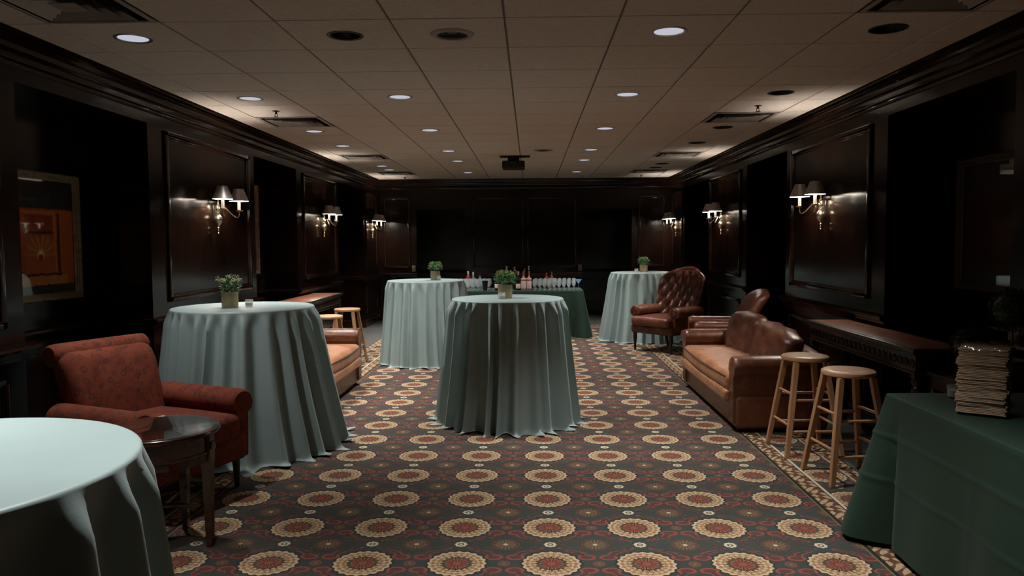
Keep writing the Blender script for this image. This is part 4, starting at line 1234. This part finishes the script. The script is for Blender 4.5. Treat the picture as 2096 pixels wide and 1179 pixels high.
for s in (-1, 1):
    arm = roll_arm(wc, s*.345, -.30, .27, .30, .64, .088, 'brown_leather', s, .05)
    MB().lathe([(.0, .0), (.05, .0), (.062, -.008), (.05, -.016), (.03, -.012), (.0, -.02)], 20, Matrix.Translation((s*.352, -.292, .555)) @ Matrix.Rotation(-PI/2, 4, 'X')).build('arm_scroll', 'oxblood', arm)
for sx in (-1, 1):
    MB().lathe([(.0, 0), (.014, 0), (.016, .03), (.022, .06), (.016, .075), (.018, .09), (.030, .20), (.024, .215), (.032, .25), (.0, .25)], 14, Matrix.Translation((sx*.32, -.32, 0))).build('leg', 'dark_leg', wc)
    MB().tube([(sx*.27, .28, .26), (sx*.27, .33, .10), (sx*.27, .36, .02), (sx*.27, .36, .001)], [.026, .02, .017, .016], 10).build('leg', 'dark_leg', wc)
tag(wc, 'oxblood leather armchair with deep button-tufted back beside a draped table', 'armchair')

# ------------------------------------------------------------------ the bar
gl = None
def make_glass():
    n = 14
    return MB().lathe([(a*.88, b) for a, b in [(.0, .001), (.034, .001), (.034, .005), (.010, .010), (.006, .014), (.006, .040), (.013, .048), (.031, .072), (.038, .105), (.037, .140), (.0315, .178), (.0300, .178), (.0353, .140), (.0362, .105), (.029, .075), (.010, .053), (.0, .051)]], n, cap=False)
def glasses(x0, x1, rows, dx, dy, ystart):
    global gl
    for k in range(rows):
        x = x0+.006*k
        while x <= x1:
            yy = ystart+k*dy
            if min(math.hypot(x+.745, yy-12.455), math.hypot(x-.785, yy-12.50)) < .105: x += dx; continue
            if gl is None: gl = make_glass().build('wine_glass', 'glass'); o = gl
            else: o = gl.copy(); COL.objects.link(o)
            o.location = (x+jit(.004), ystart+k*dy+jit(.004), BH)
            tag(o, 'clear stemmed wine glass standing in the rows on the bar table', 'glass', 'wine glasses on the bar')
            x += dx
glasses(-1.52, -.66, 6, .080, .080, 12.475)
glasses(.065, .74, 6, .080, .080, 12.475)
def bottle(name, x, y, h, r, gm, cap_m, label, lab=None, neck=.30, shoulder=.62):
    e = empty(name, (x, y, BH))
    MB().lathe([(.0, 0), (r*.92, 0), (r, .006), (r, h*shoulder*.82), (r*.85, h*shoulder*.95), (r*.42, h*(1-neck*.75)), (r*.34, h*(1-neck*.5)), (r*.34, h*.93), (.0, h*.93)], 20).build('body', gm, e)
    MB().lathe([(r*.36, h*(1-neck*.62)), (r*.37, h*.95), (r*.40, h*.96), (r*.40, h*.995), (.0, h)], 16).build('cap', cap_m, e)
    if lab:
        z0, z1, m = lab; MB().lathe([(r+.0006, h*z0), (r+.0010, h*z0+.001), (r+.0010, h*z1-.001), (r+.0006, h*z1)], 20, cap=False).build('label', m, e)
    tag(e, label, 'bottle', 'bottles on the bar'); return e
bottle('champagne_bottle', -.545, 12.50, .315, .043, 'greenglass', 'foil', 'dark champagne bottle with copper foil neck and pale label at the front of the bar', (.12, .33, 'paperlabel'), .42)
bottle('champagne_bottle', -.475, 12.56, .315, .043, 'brownbottle', 'foil2', 'dark wine bottle with pale pink foil half hidden by the middle potted plant', (.12, .33, 'paperlabel'), .34)
for x, lb in ((-.115, 'rose wine bottle with copper foil next to the green bottle'), (-.025, 'rose wine bottle with copper foil next to the glasses')):
    b = bottle('rose_bottle', x, 12.50, .315, .041, 'rose', 'foil', lb, (.10, .62, 'paperlabel'), .42, .66)
    o = MB().lathe([(.0415*1.02, .155), (.0415*1.03, .157), (.0415*1.03, .176), (.0415*1.02, .178)], 20, cap=False).build('label_band', 'sealwax', b)
bottle('wine_bottle', -.20, 12.50, .31, .039, 'greenglass', 'foil2', 'dark green bottle with a small round label by the rose bottles', (.10, .34, 'paperlabel'), .33)
bottle('wine_bottle', -.24, 12.66, .33, .038, 'greenglass', 'foil', 'green bottle with copper cap behind the middle potted plant', None, .34)
bottle('spirit_bottle', -.40, 12.86, .385, .038, 'greenglass', 'foil2', 'tall dark bottle with a pale cap standing at the back of the bar', None, .30)
bottle('spirit_bottle', -.27, 12.90, .37, .036, 'brownbottle', 'foil2', 'tall amber bottle with a thin pale neck at the back of the bar', None, .32)
bottle('spirit_bottle', -.03, 12.88, .39, .036, 'greenglass', 'foil2', 'tall slim bottle with a pale tip behind the rose bottles', None, .34)
bottle('spirit_bottle', -.10, 12.82, .345, .037, 'brownbottle', 'foil', 'amber bottle with a copper cap behind the rose bottles', None, .34)
bottle('spirit_bottle', -1.06, 12.95, .30, .036, 'rose', 'wax', 'pink bottle with a white cap behind the glasses near the draped table', (.55, .70, 'redcap'), .30)
bottle('spirit_bottle', -.975, 12.96, .285, .036, 'blueglass', 'wax', 'clear blue bottle with a pale cap behind the glasses', None, .34)
bottle('spirit_bottle', -.86, 12.96, .275, .036, 'blueglass', 'darkmetal', 'pale blue bottle with a dark cap behind the glasses', None, .34)
bottle('spirit_bottle', .27, 12.97, .265, .040, 'redcap', 'redcap', 'bright red bottle behind the rows of glasses', None, .28, .74)
bottle('spirit_bottle', .36, 12.98, .285, .037, 'glass', 'foil', 'clear bottle with a copper cap behind the rows of glasses', (.3, .6, 'paperlabel'), .32)
# black shaker cup
e = empty('ice_cup', (-.745, 12.455, BH))
MB().lathe([(.0, 0), (.034, 0), (.050, .150), (.056, .152), (.056, .160), (.047, .160), (.032, .008), (.0, .008)], 24, cap=False).build('cup', 'black', e)
MB().lathe([(.0, .135), (.046, .134)], 20, cap=False).build('contents', 'darkmetal', e)
tag(e, 'black flared cup in front of the glasses on the bar', 'cup')
# martini glass
mg = MB().lathe([(.0, .001), (.040, .001), (.040, .003), (.006, .007), (.004, .015), (.004, .10), (.008, .108), (.058, .175), (.0565, .176), (.006, .112), (.0, .111)], 24, cap=False).build('martini_glass', 'blueglass', None, loc=(.785, 12.50, BH))
tag(mg, 'pale blue martini glass alone at the end of the bar', 'glass')
